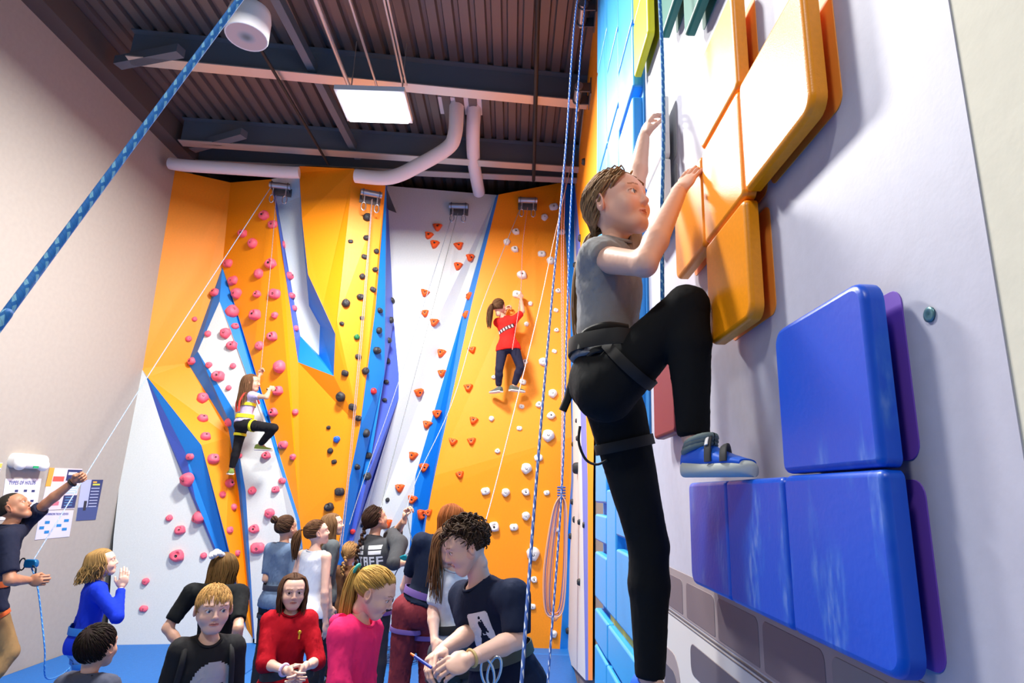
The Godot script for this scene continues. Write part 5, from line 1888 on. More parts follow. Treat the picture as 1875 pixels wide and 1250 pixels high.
func hair_mesh(J: Dictionary, style: String, base: Color, rng: RandomNumberGenerator, q: Dictionary) -> MB:
	var b := MB.new()
	var hs: float = J.hh / 0.21
	var H: Basis = J.look
	var xf := Transform3D(H.scaled_local(Vector3(hs * J.face_w, hs, hs)), J.head)
	var down := (H.inverse() * Vector3.DOWN)   # gravity in head space
	var c0 := lin(base)
	var shade := func() -> Color:
		var k := rng.randf_range(0.7, 1.35)
		return Color(c0.r * k, c0.g * k * rng.randf_range(0.95, 1.04), c0.b * k)
	hair_cap(b, xf, c0, q.get("low", -0.25), q.get("front", 0.5), q.get("lift", 0.0045))
	var long: float = q.get("length", 0.3)
	var many: float = q.get("many", 1.0)
	match style:
		"short", "curly":
			var n := int((620 if style == "curly" else 950) * many)
			for i in n:
				var az := rng.randf_range(0.0, TAU)
				var el := asin(rng.randf_range(-0.55, 1.0))
				var d := Vector3(sin(az) * cos(el), sin(el), cos(az) * cos(el))
				if d.z > 0.15 and d.y < lerpf(-0.1, q.get("front", 0.5), clampf((d.z - 0.1) / 0.4, 0.0, 1.0)):
					continue
				if d.z > -0.1 and d.y < -0.2:
					continue
				var p := scalp(d, 0.002)
				if style == "curly":
					var side := d.cross(Vector3(rng.randf() - 0.5, rng.randf() - 0.5, rng.randf() - 0.5)).normalized()
					var L := rng.randf_range(0.012, 0.024) * (0.45 + 0.75 * clampf(d.y + 0.35, 0.0, 1.0))
					lock(b, [xf * p, xf * (p + d * L * 0.7 + side * L * 0.5), xf * (p + d * L + side * L * 1.1), xf * (p + d * L * 0.65 + side * L * 1.7)], 0.0045 * hs, 0.0022 * hs, shade.call())
				else:
					# combed from the crown down and forward
					var crown := Vector3(0.1, 0.85, -0.5).normalized()
					var flow := (d - crown)
					flow = (flow - d * flow.dot(d)).normalized()
					var L := rng.randf_range(0.03, 0.05)
					var p1 := scalp((d + flow * L * 6.0).normalized(), 0.007)
					var p2 := scalp((d + flow * L * 12.0).normalized(), 0.006)
					lock(b, [xf * p, xf * p1, xf * p2], 0.003 * hs, 0.0014 * hs, shade.call())
		"buzz":
			pass
		"long", "bob":
			var n := int(330 * many)
			for i in n:
				var sgn := -1.0 if i % 2 == 0 else 1.0
				var u := rng.randf()                     # 0 by the brow, 1 at the nape
				var start := scalp(Vector3(sgn * rng.randf_range(0.02, 0.12), lerpf(0.8, 0.75, u), lerpf(0.62, -0.6, u)).normalized(), 0.005)
				var az := lerpf(1.05, PI, pow(u, 0.8)) * sgn
				if u > 0.75:
					az = PI * rng.randf_range(0.8, 1.2)
				var s1 := scalp(Vector3(sin(az) * 0.8, 0.6, cos(az) * 0.8).normalized(), rng.randf_range(0.006, 0.012))
				var s2 := scalp(Vector3(sin(az), -0.08, cos(az)).normalized(), rng.randf_range(0.008, 0.02))
				var fall: float = long * rng.randf_range(0.82, 1.05)
				var wave: float = q.get("wave", 0.006)
				var back: float = q.get("back", 0.0)
				var pt := s2
				var pts := [xf * start, xf * s1, xf * s2]
				for j in 4:
					var w := Vector3(rng.randf_range(-wave, wave), 0, rng.randf_range(-wave, wave))
					pt = pt + down * fall * 0.25 + w + Vector3(-sgn * 0.004, 0, -back * 0.012)
					pts.append(xf * scalp_out(pt, 0.006))
				lock(b, pts, 0.0046 * hs, 0.002 * hs, shade.call())
		"tail", "bun", "braid":
			var tie: Vector3 = q.get("tie", Vector3(0.0, 0.03, -0.115))
			for i in int(380 * many):
				var az := rng.randf_range(0.35, PI) * (1.0 if i % 2 == 0 else -1.0)
				var fr := clampf((cos(az) + 0.1) / 0.8, 0.0, 1.0)
				var y := lerpf(rng.randf_range(-0.6, 0.2), rng.randf_range(0.5, 0.72), fr)
				var st := Vector3(sin(az) * sqrt(maxf(1.0 - y * y, 0.05)), y, cos(az) * sqrt(maxf(1.0 - y * y, 0.05))).normalized()
				var a := scalp(st, 0.004)
				if rng.randf() < 0.5:
					a = scalp(Vector3(rng.randf_range(-0.75, 0.75), rng.randf_range(0.5, 0.9), rng.randf_range(-0.75, 0.55)).normalized(), 0.004)
				var m1 := scalp_out(a.lerp(tie, 0.35), 0.009)
				var m2 := scalp_out(a.lerp(tie, 0.7), 0.010)
				lock(b, [xf * a, xf * m1, xf * m2, xf * (tie + Vector3(rng.randf() - 0.5, rng.randf() - 0.5, 0) * 0.012)], 0.0036 * hs, 0.0026 * hs, shade.call())
			if style == "tail":
				var aim: Vector3 = q.get("aim", Vector3(0, 0.1, -1))
				for i in int(130 * many):
					var w := Vector3(rng.randf_range(-1, 1), rng.randf_range(-1, 1), rng.randf_range(-1, 1))
					var p := tie
					var pts := [xf * p]
					var k: float = long * rng.randf_range(0.75, 1.05)
					pts.append(xf * (p + aim * 0.035 + w * 0.008))
					for j in 4:
						var t := (j + 1) / 4.0
						pts.append(xf * (p + aim * (0.035 + 0.03 * sin(t * 2.2)) + down * k * t + w * (0.018 + 0.014 * sin(t * PI))))
					lock(b, pts, 0.0045 * hs, 0.0016 * hs, shade.call())
			elif style == "bun":
				for i in 26:
					var tilt := Basis(Vector3(0, 0, 1), rng.randf_range(-0.9, 0.9)) * Basis(Vector3(1, 0, 0), rng.randf_range(-0.9, 0.9))
					var pts := []
					var r := rng.randf_range(0.012, 0.03)
					for k in 9:
						var an := TAU * k / 8
						pts.append(xf * (tie + Vector3(0, 0.02, -0.012) + tilt * Vector3(cos(an) * r, sin(an) * r, rng.randf_range(-0.003, 0.003))))
					lock(b, pts, 0.007 * hs, 0.006 * hs, shade.call())
				b.col = c0
				b.ball(xf * (tie + Vector3(0, 0.02, -0.012)), Vector3.ONE * 0.026 * hs)
			else:
				var n := int(long / 0.02)
				for i in n:
					var t := float(i) / n
					var p := tie + down * long * t + Vector3(0, 0, -0.015 - 0.06 * sin(minf(t * 2.0, 1.0) * PI / 2))
					var side := 1.0 if i % 2 == 0 else -1.0
					var w := lerpf(0.02, 0.01, t)
					b.col = shade.call()
					b.ball(xf * (p + Vector3(side * w * 0.5, 0, 0)), Vector3(w * 0.85, 0.02, w * 0.75) * hs, H * Basis(Vector3(0, 0, 1), side * 0.6), 6, 8)
				b.col = Color.WHITE
	return b

# ================================================================ the people
var jobs := []     # descriptions
var made := []     # results, one per description

func eye_mesh(iris: Color) -> MB:
	var b := MB.new()
	var rows := 14
	var sides := 16
	var rings := []
	var prev := Color.WHITE
	# three zones along the optical axis
	var zones := [[0.0, 0.3, lin(rgb(12, 10, 10))], [0.3, 0.68, lin(iris)], [0.68, 3.14159, lin(rgb(232, 226, 222))]]
	for z in zones:
		b.col = z[2]
		rings = []
		for r in 6:
			var a: float = lerpf(z[0], z[1], r / 5.0)
			var ring := []
			for k in sides:
				var t := TAU * k / sides
				ring.append(Vector3(cos(t) * sin(a), sin(t) * sin(a), cos(a)) * 0.0112)
			rings.append(ring)
		b.loft(rings, false, false)
	return b

func compute_person(i: int) -> void:
	var s: Dictionary = jobs[i]
	var J := skeleton(s)
	var rng := RandomNumberGenerator.new()
	rng.seed = 100 + i
	var cell: float = s.get("cell", 0.013)
	var out := {"J": J}
	out.body = body_mesh(J, s, cell)
	out.shirt = shirt_mesh(J, s, cell)
	out.pants = pants_mesh(J, s, cell)
	out.hair = hair_mesh(J, s.hair[0], s.hair[1], rng, s.hair[2] if s.hair.size() > 2 else {})
	var shoes := []
	for side in ["L", "R"]:
		shoes.append(shoe_meshes(J["an" + side], J["toe" + side], s.get("foot_up", Vector3.UP), J.H))
	out.shoes = shoes
	made[i] = out

func cloth(c: Color, rough := 0.85) -> StandardMaterial3D:
	var m := mat(c, rough, 0.0, 0.3, 22.0, 0.04, 0.25)
	return m

func hair_mat() -> StandardMaterial3D:
	if not mat_cache.has("hair"):
		var m := StandardMaterial3D.new()
		m.vertex_color_use_as_albedo = true
		m.roughness = 0.7
		m.metallic_specular = 0.25
		mat_cache["hair"] = m
	return mat_cache["hair"]

func assemble(i: int) -> Node3D:
	var s: Dictionary = jobs[i]
	var r: Dictionary = made[i]
	var J: Dictionary = r.J
	var t := thing("person", s.label, "person", Vector3.ZERO, s.get("group", ""))
	var skin := vcol(0.5)
	obj("body", r.body.done(), skin, t)
	obj("shirt", r.shirt.done(), s.shirt.get("mat", cloth(s.shirt.color)), t)
	obj("trousers", r.pants.done(), cloth(s.pants.color), t)
	obj("hair", r.hair.done(), hair_mat(), t)
	var em := eye_mesh(s.get("iris", rgb(84, 66, 48))).done()
	var hs: float = J.hh / 0.21
	for side in [-1.0, 1.0]:
		var e := obj("eye", em, vcol(0.12), t)
		var look: Vector3 = s.get("gaze", J.look.z)
		e.transform = Transform3D(facing(look).scaled_local(Vector3.ONE * hs), J.head + J.look * Vector3(side * 0.031, 0.003, 0.0675) * hs)
	if not s.get("no_shoes", false):
		for k in 2:
			var sh := obj("shoe", r.shoes[k][0].done(), cloth(s.get("shoe", rgb(60, 62, 66))), t)
			obj("sole", r.shoes[k][1].done(), mat(s.get("sole", rgb(220, 220, 214)), 0.7), sh)
	if s.has("harness"):
		var c: Color = s.harness
		var T: Basis = J.T
		var H: float = J.H
		var e: float = maxf(s.pants.get("loose", 0.006) + 0.008, s.shirt.get("loose", 0.009)) + 0.006
		var hn := Node3D.new()
		hn.name = "harness"
		t.add_child(hn)
		var worn := [r.shirt, r.pants]
		obj("waist_belt", webbing(worn, J.pel + T.y * 0.058 * H, T, 0.045, 0.19).done(), mat(c, 0.7), hn)
		for side in ["L", "R"]:
			var d: Vector3 = (J["kn" + side] - J["hip" + side]).normalized()
			var x := d.cross(T.z).normalized()
			if absf(d.dot(T.z)) > 0.9:
				x = T.x
			var B := Basis(x, d, x.cross(d))
			obj("leg_loop", webbing([r.pants], J["hip" + side] + d * 0.075 * H, B, 0.03, 0.085 * H).done(), mat(c, 0.7), hn)
	return t

# places a small flat print on the chest or back: a plate bent to nothing, just proud of the cloth
func surface_hit(b: MB, from: Vector3, dir: Vector3) -> Array:
	var best := 1e9
	var nn := -dir
	for k in range(0, b.idx.size(), 3):
		var h = Geometry3D.ray_intersects_triangle(from, dir, b.v[b.idx[k]], b.v[b.idx[k + 1]], b.v[b.idx[k + 2]])
		if h != null:
			var d: float = from.distance_to(h)
			if d < best:
				best = d
				nn = b.n[b.idx[k]]
	return [from + dir * best, nn, best]

# a print laid over cloth: a grid of points in a frame, each dropped onto the garment
func cloth_print(parent: Node, garment: MB, frame: Transform3D, size: Vector2, inside: Callable, m: Material, called: String, nu := 20, nv := 20) -> void:
	# only the triangles facing the frame and near it
	var near := MB.new()
	for k in range(0, garment.idx.size(), 3):
		var a := garment.v[garment.idx[k]]
		var q := frame.affine_inverse() * a
		if absf(q.x) < size.x * 0.8 + 0.03 and absf(q.y) < size.y * 0.8 + 0.03 and garment.n[garment.idx[k]].dot(frame.basis.z) > 0.0:
			for j in 3:
				near.v.append(garment.v[garment.idx[k + j]])
				near.n.append(garment.n[garment.idx[k + j]])
				near.idx.append(near.idx.size())
	var pts := {}
	for iu in nu + 1:
		for iv in nv + 1:
			var u := (float(iu) / nu - 0.5) * size.x
			var v := (float(iv) / nv - 0.5) * size.y
			var h := surface_hit(near, frame * Vector3(u, v, 0.3), -frame.basis.z)
			if h[2] < 0.6:
				pts[Vector2i(iu, iv)] = [h[0] + frame.basis.z * 0.003, h[1]]
	var b := MB.new()
	for iu in nu:
		for iv in nv:
			if not inside.call(Vector2((iu + 0.5) / nu, (iv + 0.5) / nv)):
				continue
			var ok := true
			for d in [Vector2i(0, 0), Vector2i(1, 0), Vector2i(1, 1), Vector2i(0, 1)]:
				if not pts.has(Vector2i(iu, iv) + d):
					ok = false
			if ok:
				b.quad(pts[Vector2i(iu, iv)][0], pts[Vector2i(iu + 1, iv)][0], pts[Vector2i(iu + 1, iv + 1)][0], pts[Vector2i(iu, iv + 1)][0])
	if b.v.size() > 0:
		obj(called, b.done(), m, parent)

const FONT5 := {
	"S": ["111", "100", "111", "001", "111"], "T": ["111", "010", "010", "010", "010"], "A": ["111", "101", "111", "101", "101"], "F": ["111", "100", "111", "100", "100"],
}

func letters_at(word: String, p: Vector2) -> bool:
	# coarse block capitals over the unit square, left to right, y up
	var n := word.length()
	var x := p.x * (n * 4 - 1)
	var k := int(x / 4.0)
	if k >= n:
		return false
	var cx := int(x - k * 4)
	var cy := 4 - clampi(int(p.y * 5.0), 0, 4)
	if cx > 2:
		return false
	return FONT5[word[k]][cy][cx] == "1"

func build_people() -> void:
	var t0 := Time.get_ticks_msec()
	make_templates()
	print("templates ", Time.get_ticks_msec() - t0)
	describe_people()
	made.resize(jobs.size())
	var gid := WorkerThreadPool.add_group_task(compute_person, jobs.size())
	WorkerThreadPool.wait_for_group_task_completion(gid)
	print("figures ", Time.get_ticks_msec() - t0)
	for i in jobs.size():
		var t := assemble(i)
		if jobs[i].has("after"):
			jobs[i].after.call(t, made[i], jobs[i])
	print("people ", Time.get_ticks_msec() - t0)

const PALE := Color(0.88, 0.71, 0.63)
const FAIR := Color(0.82, 0.63, 0.53)
const TAN := Color(0.68, 0.48, 0.37)

# how much farther off than first judged each person of the crowd stands
var deep := 1.0

func DZ(px: float, py: float, z: float) -> Vector3:
	return PZ(px, py, z * deep)

func describe_people() -> void:
	# ---- the girl on the block wall
	jobs.append({"label": "girl climbing in black leggings and grey T-shirt, one foot on the blue block", "cell": 0.009,
		"head": PZ(1132, 377, 1.75), "H": 1.36, "hh": 0.222, "face": Vector3(0.83, 0, 0.5), "look": Vector3(0.70, 0.14, 0.68), "head_up": Vector3(-0.10, 1, 0.05), "gaze": Vector3(0.77, 0.2, 0.6), "face_w": 1.04,
		"neck": PZ(1113, 462, 1.77), "pel": PZ(1112, 690, 1.76), "shR": PZ(1096, 474, 1.68), "shL": PZ(1142, 450, 1.86),
		"elR": PZ(1180, 484, 1.50), "wrR": PZ(1243, 352, 1.60), "hdR": PX(1274, 303, 0.515) - PZ(1243, 352, 1.60), "pmR": Vector3(0.8, 0.15, -0.6), "handR": "open",
		"elL": PZ(1164, 340, 1.98), "wrL": PZ(1179, 252, 2.03), "hdL": PZ(1187, 205, 2.06) - PZ(1179, 252, 2.03), "pmL": Vector3(0.9, 0, -0.3), "handL": "relaxed",
		"hipR": PZ(1108, 716, 1.69), "knR": PZ(1258, 560, 1.57), "anR": PZ(1270, 800, 1.57), "toeR": PZ(1345, 860, 1.42),
		"hipL": PZ(1128, 752, 1.82), "knL": PZ(1188, 1000, 1.84), "anL": PZ(1190, 1240, 1.86), "toeL": PZ(1225, 1275, 1.8),
		"skin": PALE, "iris": rgb(70, 84, 104), "hair": ["tail", rgb(138, 108, 76), {"tie": Vector3(0.0, -0.05, -0.1), "aim": Vector3(0, -0.1, -0.5), "length": 0.42, "front": 0.56, "low": -0.2}],
		"shirt": {"color": rgb(138, 140, 143), "sleeve": 0.12, "hem": -0.03, "loose": 0.012, "folds": 0.008}, "pants": {"color": rgb(24, 26, 28), "loose": 0.004, "folds": 0.003, "rise": 0.085, "len": 1.0},
		"harness": rgb(16, 17, 17), "leg_w": 1.14, "width": 0.97, "arm_w": 1.08, "no_shoes": true, "after": finish_hero})
	# ---- two climbers on the back wall
	jobs.append({"label": "girl climbing in lavender top with yellow and red full body harness", "cell": 0.014,
		"head": PZ(461, 701, 7.12), "H": 1.3, "hh": 0.21, "face": Vector3(0.75, 0, -0.65), "look": Vector3(0.95, 0.1, -0.1), "neck": PZ(457, 722, 7.15), "pel": PZ(447, 775, 7.12),
		"elR": PZ(488, 727, 7.0), "wrR": PZ(494, 712, 7.12), "hdR": Vector3(0.5, 0.3, -0.8), "handR": "grip", "elL": PZ(470, 706, 7.3), "wrL": PZ(475, 687, 7.32), "hdL": Vector3(0.1, 1, -0.3), "handL": "grip",
		"knR": PZ(502, 783, 6.98), "anR": PZ(476, 814, 7.14), "toeR": PZ(492, 822, 7.16), "knL": PZ(434, 822, 7.16), "anL": PZ(424, 858, 7.2), "toeL": PZ(421, 872, 7.25),
		"skin": FAIR, "hair": ["long", rgb(104, 74, 52), {"length": 0.28}], "shirt": {"color": rgb(186, 176, 214), "sleeve": 0.25, "hem": 0.0}, "pants": {"color": rgb(30, 30, 34)},
		"harness": rgb(222, 214, 30), "shoe": rgb(120, 140, 70), "after": finish_lavender})
	jobs.append({"label": "girl climbing in red T-shirt and dark leggings high on the orange panel", "cell": 0.014,
		"head": PZ(914, 562, 7.42), "H": 1.4, "hh": 0.205, "face": Vector3(0.25, 0, -0.97), "look": Vector3(0.45, 0.25, -0.85), "neck": PZ(926, 583, 7.45), "pel": PZ(930, 632, 7.45),
		"elR": PZ(957, 570, 7.5), "wrR": PZ(954, 546, 7.58), "hdR": Vector3(-0.1, 0.9, -0.4), "handR": "grip", "pmR": Vector3(0, 0, -1), "elL": PZ(916, 590, 7.65), "wrL": PZ(925, 570, 7.66), "handL": "grip",
		"knL": PZ(914, 676, 7.42), "anL": PZ(913, 708, 7.5), "toeL": PZ(905, 723, 7.56), "knR": PZ(953, 672, 7.42), "anR": PZ(941, 706, 7.5), "toeR": PZ(957, 716, 7.56),
		"skin": FAIR, "hair": ["tail", rgb(92, 66, 46), {"tie": Vector3(0.02, 0.04, -0.11), "aim": Vector3(0.3, -0.2, -0.9), "length": 0.3}], "shirt": {"color": rgb(224, 40, 34), "sleeve": 0.4, "hem": 0.05}, "pants": {"color": rgb(38, 38, 58)},
		"shoe": rgb(90, 96, 90), "after": finish_red})
	# ---- the crowd on the mats
	deep = 1.14
	jobs.append({"label": "man in navy T-shirt belaying with one arm raised beside the wall posters", "adult": true,
		"head": DZ(26, 928, 4.4), "H": 1.72, "hh": 0.23, "face": Vector3(0.7, 0, -0.7), "look": Vector3(0.78, 0.5, -0.3), "lean": Vector3(0.05, 0, 0.02),
		"shL": DZ(34, 968, 4.55), "elL": DZ(84, 922, 4.5), "wrL": DZ(136, 880, 4.5), "hdL": DZ(160, 866, 4.5) - DZ(136, 880, 4.5), "handL": "grip", "shR": DZ(14, 985, 4.2), "elR": DZ(18, 1062, 4.15), "wrR": DZ(54, 1062, 4.35), "handR": "grip", "hdR": Vector3(1, 0, 0),
		"skin": TAN, "hair": ["buzz", rgb(46, 40, 36), {"front": 0.62, "low": -0.15, "lift": 0.002}], "shirt": {"color": rgb(34, 38, 58), "sleeve": 0.42, "loose": 0.014}, "pants": {"color": rgb(150, 120, 80), "loose": 0.014}, "harness": rgb(200, 90, 30), "after": finish_left_man})
	deep = 1.28
	jobs.append({"label": "curly-haired child in bright blue sweater and blue harness looking up",
		"head": DZ(188, 1030, 3.45), "hh": 0.188, "face": Vector3(0.75, 0, -0.65), "look": Vector3(0.85, 0.25, -0.45),
		"elR": DZ(214, 1130, 3.35), "wrR": DZ(222, 1075, 3.45), "hdR": Vector3(0.1, 1, 0), "handR": "relaxed",
		"skin": PALE, "hair": ["bob", rgb(150, 118, 72), {"length": 0.13, "wave": 0.02}], "shirt": {"color": rgb(24, 52, 190), "sleeve": 0.96, "hem": 0.05}, "pants": {"color": rgb(104, 150, 214)}, "harness": rgb(30, 110, 190)})
	deep = 1.35
	jobs.append({"label": "dark-haired boy in grey hooded top seen from behind", "cell": 0.011,
		"head": DZ(178, 1184, 2.15), "hh": 0.188, "face": Vector3(0.1, 0, -1), "look": Vector3(0.15, 0.12, -1), "skin": FAIR, "hair": ["short", rgb(34, 26, 22), {"front": 0.5}],
		"shirt": {"color": rgb(74, 78, 96), "sleeve": 0.96, "loose": 0.016}, "pants": {"color": rgb(50, 54, 66)}})
	deep = 1.35
	jobs.append({"label": "blond boy in black T-shirt with grey print turning towards the photographer", "cell": 0.011,
		"head": DZ(391, 1114, 2.15), "hh": 0.195, "face": Vector3(0.5, 0, 0.87), "look": Vector3(0.58, -0.02, 0.9), "gaze": Vector3(0.75, -0.05, 0.6), "skin": PALE, "iris": rgb(84, 100, 116), "hair": ["short", rgb(172, 132, 78), {"front": 0.46}],
		"shirt": {"color": rgb(38, 38, 40), "sleeve": 0.45, "loose": 0.01}, "pants": {"color": rgb(40, 42, 48)}, "after": finish_blond})
	deep = 1.26
	jobs.append({"label": "girl with white hair bow and black T-shirt, hands on hips, seen from behind",
		"head": DZ(412, 1040, 3.1), "hh": 0.182, "face": Vector3(-0.05, 0, -1), "look": Vector3(0.1, 0.15, -1), "skin": FAIR,
		"elL": DZ(306, 1150, 2.95), "wrL": DZ(345, 1198, 2.95), "elR": DZ(436, 1150, 2.85), "wrR": DZ(428, 1196, 2.9), "shL": DZ(350, 1086, 3.0), "shR": DZ(440, 1088, 3.0),
		"hair": ["long", rgb(98, 72, 40), {"length": 0.22, "back": 0.6}], "shirt": {"color": rgb(24, 26, 28), "sleeve": 0.4}, "pants": {"color": rgb(40, 42, 50)}, "after": finish_bow})
	deep = 1.42
	jobs.append({"label": "girl with hair bun and slate blue T-shirt seen from behind",
		"head": DZ(525, 966, 3.9), "hh": 0.205, "face": Vector3(0.3, 0, -1), "look": Vector3(0.45, 0.2, -0.9), "skin": FAIR, "elL": DZ(487, 1060, 3.88), "wrL": DZ(500, 1085, 4.14),
		"hair": ["bun", rgb(70, 50, 38), {"tie": Vector3(0.03, 0.075, -0.1)}], "shirt": {"color": rgb(96, 116, 144), "sleeve": 0.42}, "pants": {"color": rgb(40, 42, 48)}, "harness": rgb(40, 44, 60)})
	deep = 1.45
	jobs.append({"label": "girl with ponytail and white tank top looking up", "head": DZ(582, 975, 3.6), "hh": 0.2, "face": Vector3(0.35, 0, -0.95), "look": Vector3(0.85, 0.25, -0.45), "skin": PALE,
		"hair": ["tail", rgb(92, 64, 44), {"tie": Vector3(0.02, 0.05, -0.11), "aim": Vector3(0.1, 0.0, -0.8), "length": 0.22}], "shirt": {"color": rgb(226, 228, 236), "sleeve": 0.0, "loose": 0.01, "collar": 1.3}, "pants": {"color": rgb(30, 32, 38)}})
	deep = 1.32
	jobs.append({"label": "girl with long loose brown hair behind the white tank top", "head": DZ(610, 960, 4.4), "hh": 0.2, "face": Vector3(0.85, 0, -0.5), "look": Vector3(0.95, 0.18, -0.25), "skin": PALE,
		"hair": ["long", rgb(112, 84, 58), {"length": 0.3}], "shirt": {"color": rgb(90, 96, 100), "sleeve": 0.45}, "pants": {"color": rgb(50, 52, 60)}})
	deep = 1.3
	jobs.append({"label": "small child with plaited fair hair seen from behind", "head": DZ(641, 1012, 4.7), "hh": 0.195, "face": Vector3(0.05, 0, -1), "look": Vector3(0.1, 0.1, -1), "skin": FAIR,
		"hair": ["braid", rgb(150, 116, 74), {"tie": Vector3(0.0, -0.03, -0.1), "length": 0.16}], "shirt": {"color": rgb(120, 84, 60), "sleeve": 0.45}, "pants": {"color": rgb(60, 56, 60)}})
	deep = 1.4
	jobs.append({"label": "staff member with long dark plait and lettered grey T-shirt belaying", "adult": true, "head": DZ(688, 950, 4.0), "hh": 0.225, "face": Vector3(0.4, 0, -0.9), "look": Vector3(0.62, 0.42, -0.6), "skin": FAIR, "lean": Vector3(-0.04, 0, 0.03),
		"shR": DZ(732, 995, 3.85), "elR": DZ(722, 1030, 3.75), "wrR": DZ(744, 1030, 3.75), "handR": "grip", "shL": DZ(716, 982, 4.1), "elL": DZ(725, 975, 4.2), "wrL": DZ(741, 950, 4.0), "hdL": Vector3(0.1, 1, 0), "handL": "grip",
		"hair": ["braid", rgb(50, 34, 26), {"tie": Vector3(0.0, -0.03, -0.105), "length": 0.44}], "shirt": {"color": rgb(70, 72, 76), "sleeve": 0.5, "loose": 0.016}, "pants": {"color": rgb(44, 46, 56)}, "harness": rgb(90, 60, 130), "after": finish_staff})
	deep = 1.25
	jobs.append({"label": "brown-haired girl in dark red sweater with hands clasped", "cell": 0.011, "head": DZ(537, 1082, 3.0), "hh": 0.188, "face": Vector3(0.3, 0, 0.95), "look": Vector3(0.42, -0.05, 0.9), "gaze": Vector3(0.3, 0, 1), "skin": PALE, "iris": rgb(60, 46, 36),
		"wrL": DZ(557, 1222, 2.82), "wrR": DZ(526, 1228, 2.8), "hdL": DZ(543, 1244, 2.76) - DZ(557, 1222, 2.82), "hdR": DZ(545, 1246, 2.74) - DZ(526, 1228, 2.8),
		"hair": ["bob", rgb(78, 54, 40), {"length": 0.16, "front": 0.6}], "shirt": {"color": rgb(170, 16, 32), "sleeve": 0.62, "loose": 0.016, "hem": 0.04, "folds": 0.009}, "pants": {"color": rgb(34, 34, 42)}, "harness": rgb(40, 40, 44), "width": 0.84, "after": finish_sweater})
	deep = 1.2
	jobs.append({"label": "girl in pink hooded top with long fair ponytail looking down", "cell": 0.011, "head": DZ(688, 1085, 2.3), "hh": 0.192, "face": Vector3(0.8, 0, 0.35), "look": Vector3(0.92, -0.42, 0.1), "neck": DZ(654, 1140, 2.32), "pel": DZ(622, 1320, 2.3), "skin": PALE,
		"elL": DZ(668, 1240, 2.36), "wrL": DZ(676, 1320, 2.3), "elR": DZ(622, 1250, 2.2), "wrR": DZ(650, 1330, 2.18),
		"hair": ["tail", rgb(176, 138, 72), {"tie": Vector3(0.0, 0.045, -0.108), "aim": Vector3(0, 0.05, -0.9), "length": 0.4, "front": 0.55}], "shirt": {"color": rgb(244, 48, 112), "sleeve": 0.96, "loose": 0.014, "folds": 0.009}, "pants": {"color": rgb(44, 46, 60)}, "shoulder": 0.07, "width": 0.76, "arm_w": 0.84, "after": finish_pink})
	deep = 1.48
	jobs.append({"label": "tall woman in navy T-shirt and maroon trousers with purple harness", "adult": true, "head": DZ(828, 952, 3.1), "hh": 0.22, "face": Vector3(-0.15, 0, -1), "look": Vector3(0.3, -0.2, -1), "neck": DZ(806, 990, 3.1), "pel": DZ(770, 1112, 3.1), "width": 0.84, "shoulder": 0.078, "skin": PALE,
		"elL": DZ(742, 1075, 3.2), "wrL": DZ(752, 1120, 3.3), "elR": DZ(800, 1080, 3.0), "wrR": DZ(805, 1130, 2.95),
		"hair": ["long", rgb(128, 72, 36), {"length": 0.24}], "shirt": {"color": rgb(28, 36, 56), "sleeve": 0.35, "hem": -0.02}, "pants": {"color": rgb(120, 46, 54), "loose": 0.016, "folds": 0.009}, "harness": rgb(112, 84, 150)})
	deep = 1.38
	jobs.append({"label": "girl with long brown hair over a pale grey T-shirt beside the man in navy", "head": DZ(822, 1002, 2.6), "hh": 0.205, "face": Vector3(0.4, 0, 0.9), "look": Vector3(0.45, -0.5, 0.7), "skin": PALE,
		"neck": DZ(830, 1040, 2.62), "shR": DZ(806, 1062, 2.62), "shL": DZ(856, 1062, 2.62), "pel": DZ(836, 1180, 2.62), "elR": DZ(793, 1120, 2.6), "wrR": DZ(796, 1172, 2.52), "width": 0.72, "handR": "relaxed",
		"hair": ["long", rgb(104, 72, 46), {"length": 0.28, "wave": 0.012}], "shirt": {"color": rgb(206, 214, 222), "sleeve": 0.4, "hem": 0.0}, "pants": {"color": rgb(70, 76, 84)}, "harness": rgb(28, 30, 32)})
	deep = 1.38
	jobs.append({"label": "curly dark-haired man in navy T-shirt with white emblem looking down at his hands", "adult": true, "cell": 0.011, "head": DZ(852, 1000, 2.1), "hh": 0.22, "face": Vector3(-0.72, 0, 0.7), "look": Vector3(-0.9, -0.42, 0.25), "H": 1.74,
		"neck": DZ(882, 1076, 2.15), "pel": DZ(925, 1240, 2.15), "shL": DZ(942, 1092, 2.02), "shR": DZ(848, 1092, 2.24), "elL": DZ(946, 1170, 1.98), "wrL": DZ(860, 1206, 1.87), "hdL": DZ(815, 1222, 1.84) - DZ(860, 1206, 1.87), "hand_k": 1.0, "handL": "pinch", "pmL": Vector3(-0.4, -0.6, -0.6),
		"elR": DZ(864, 1156, 2.12), "wrR": DZ(810, 1190, 1.99), "hdR": DZ(778, 1212, 1.92) - DZ(810, 1190, 1.99), "handR": "pinch", "pmR": Vector3(0.2, -0.8, 0.4),
		"skin": PALE, "hair": ["curly", rgb(66, 50, 40), {"front": 0.5}], "shirt": {"color": rgb(28, 36, 58), "sleeve": 0.44, "loose": 0.012, "hem": 0.05}, "pants": {"color": rgb(166, 140, 96), "loose": 0.012}, "harness": rgb(70, 72, 60), "arm_w": 1.0, "width": 0.97, "after": finish_navy})

# ---------------------------------------------------------------- finishing touches, person by person
func part_tube(parent: Node, called: String, pts: Array, r: float, m: Material, sides := 6, flat := 1.0, per := 6) -> MeshInstance3D:
	var b := MB.new()
	b.tube(smooth_path(pts, per), r, sides, true, flat)
	return obj(called, b.done(), m, parent)

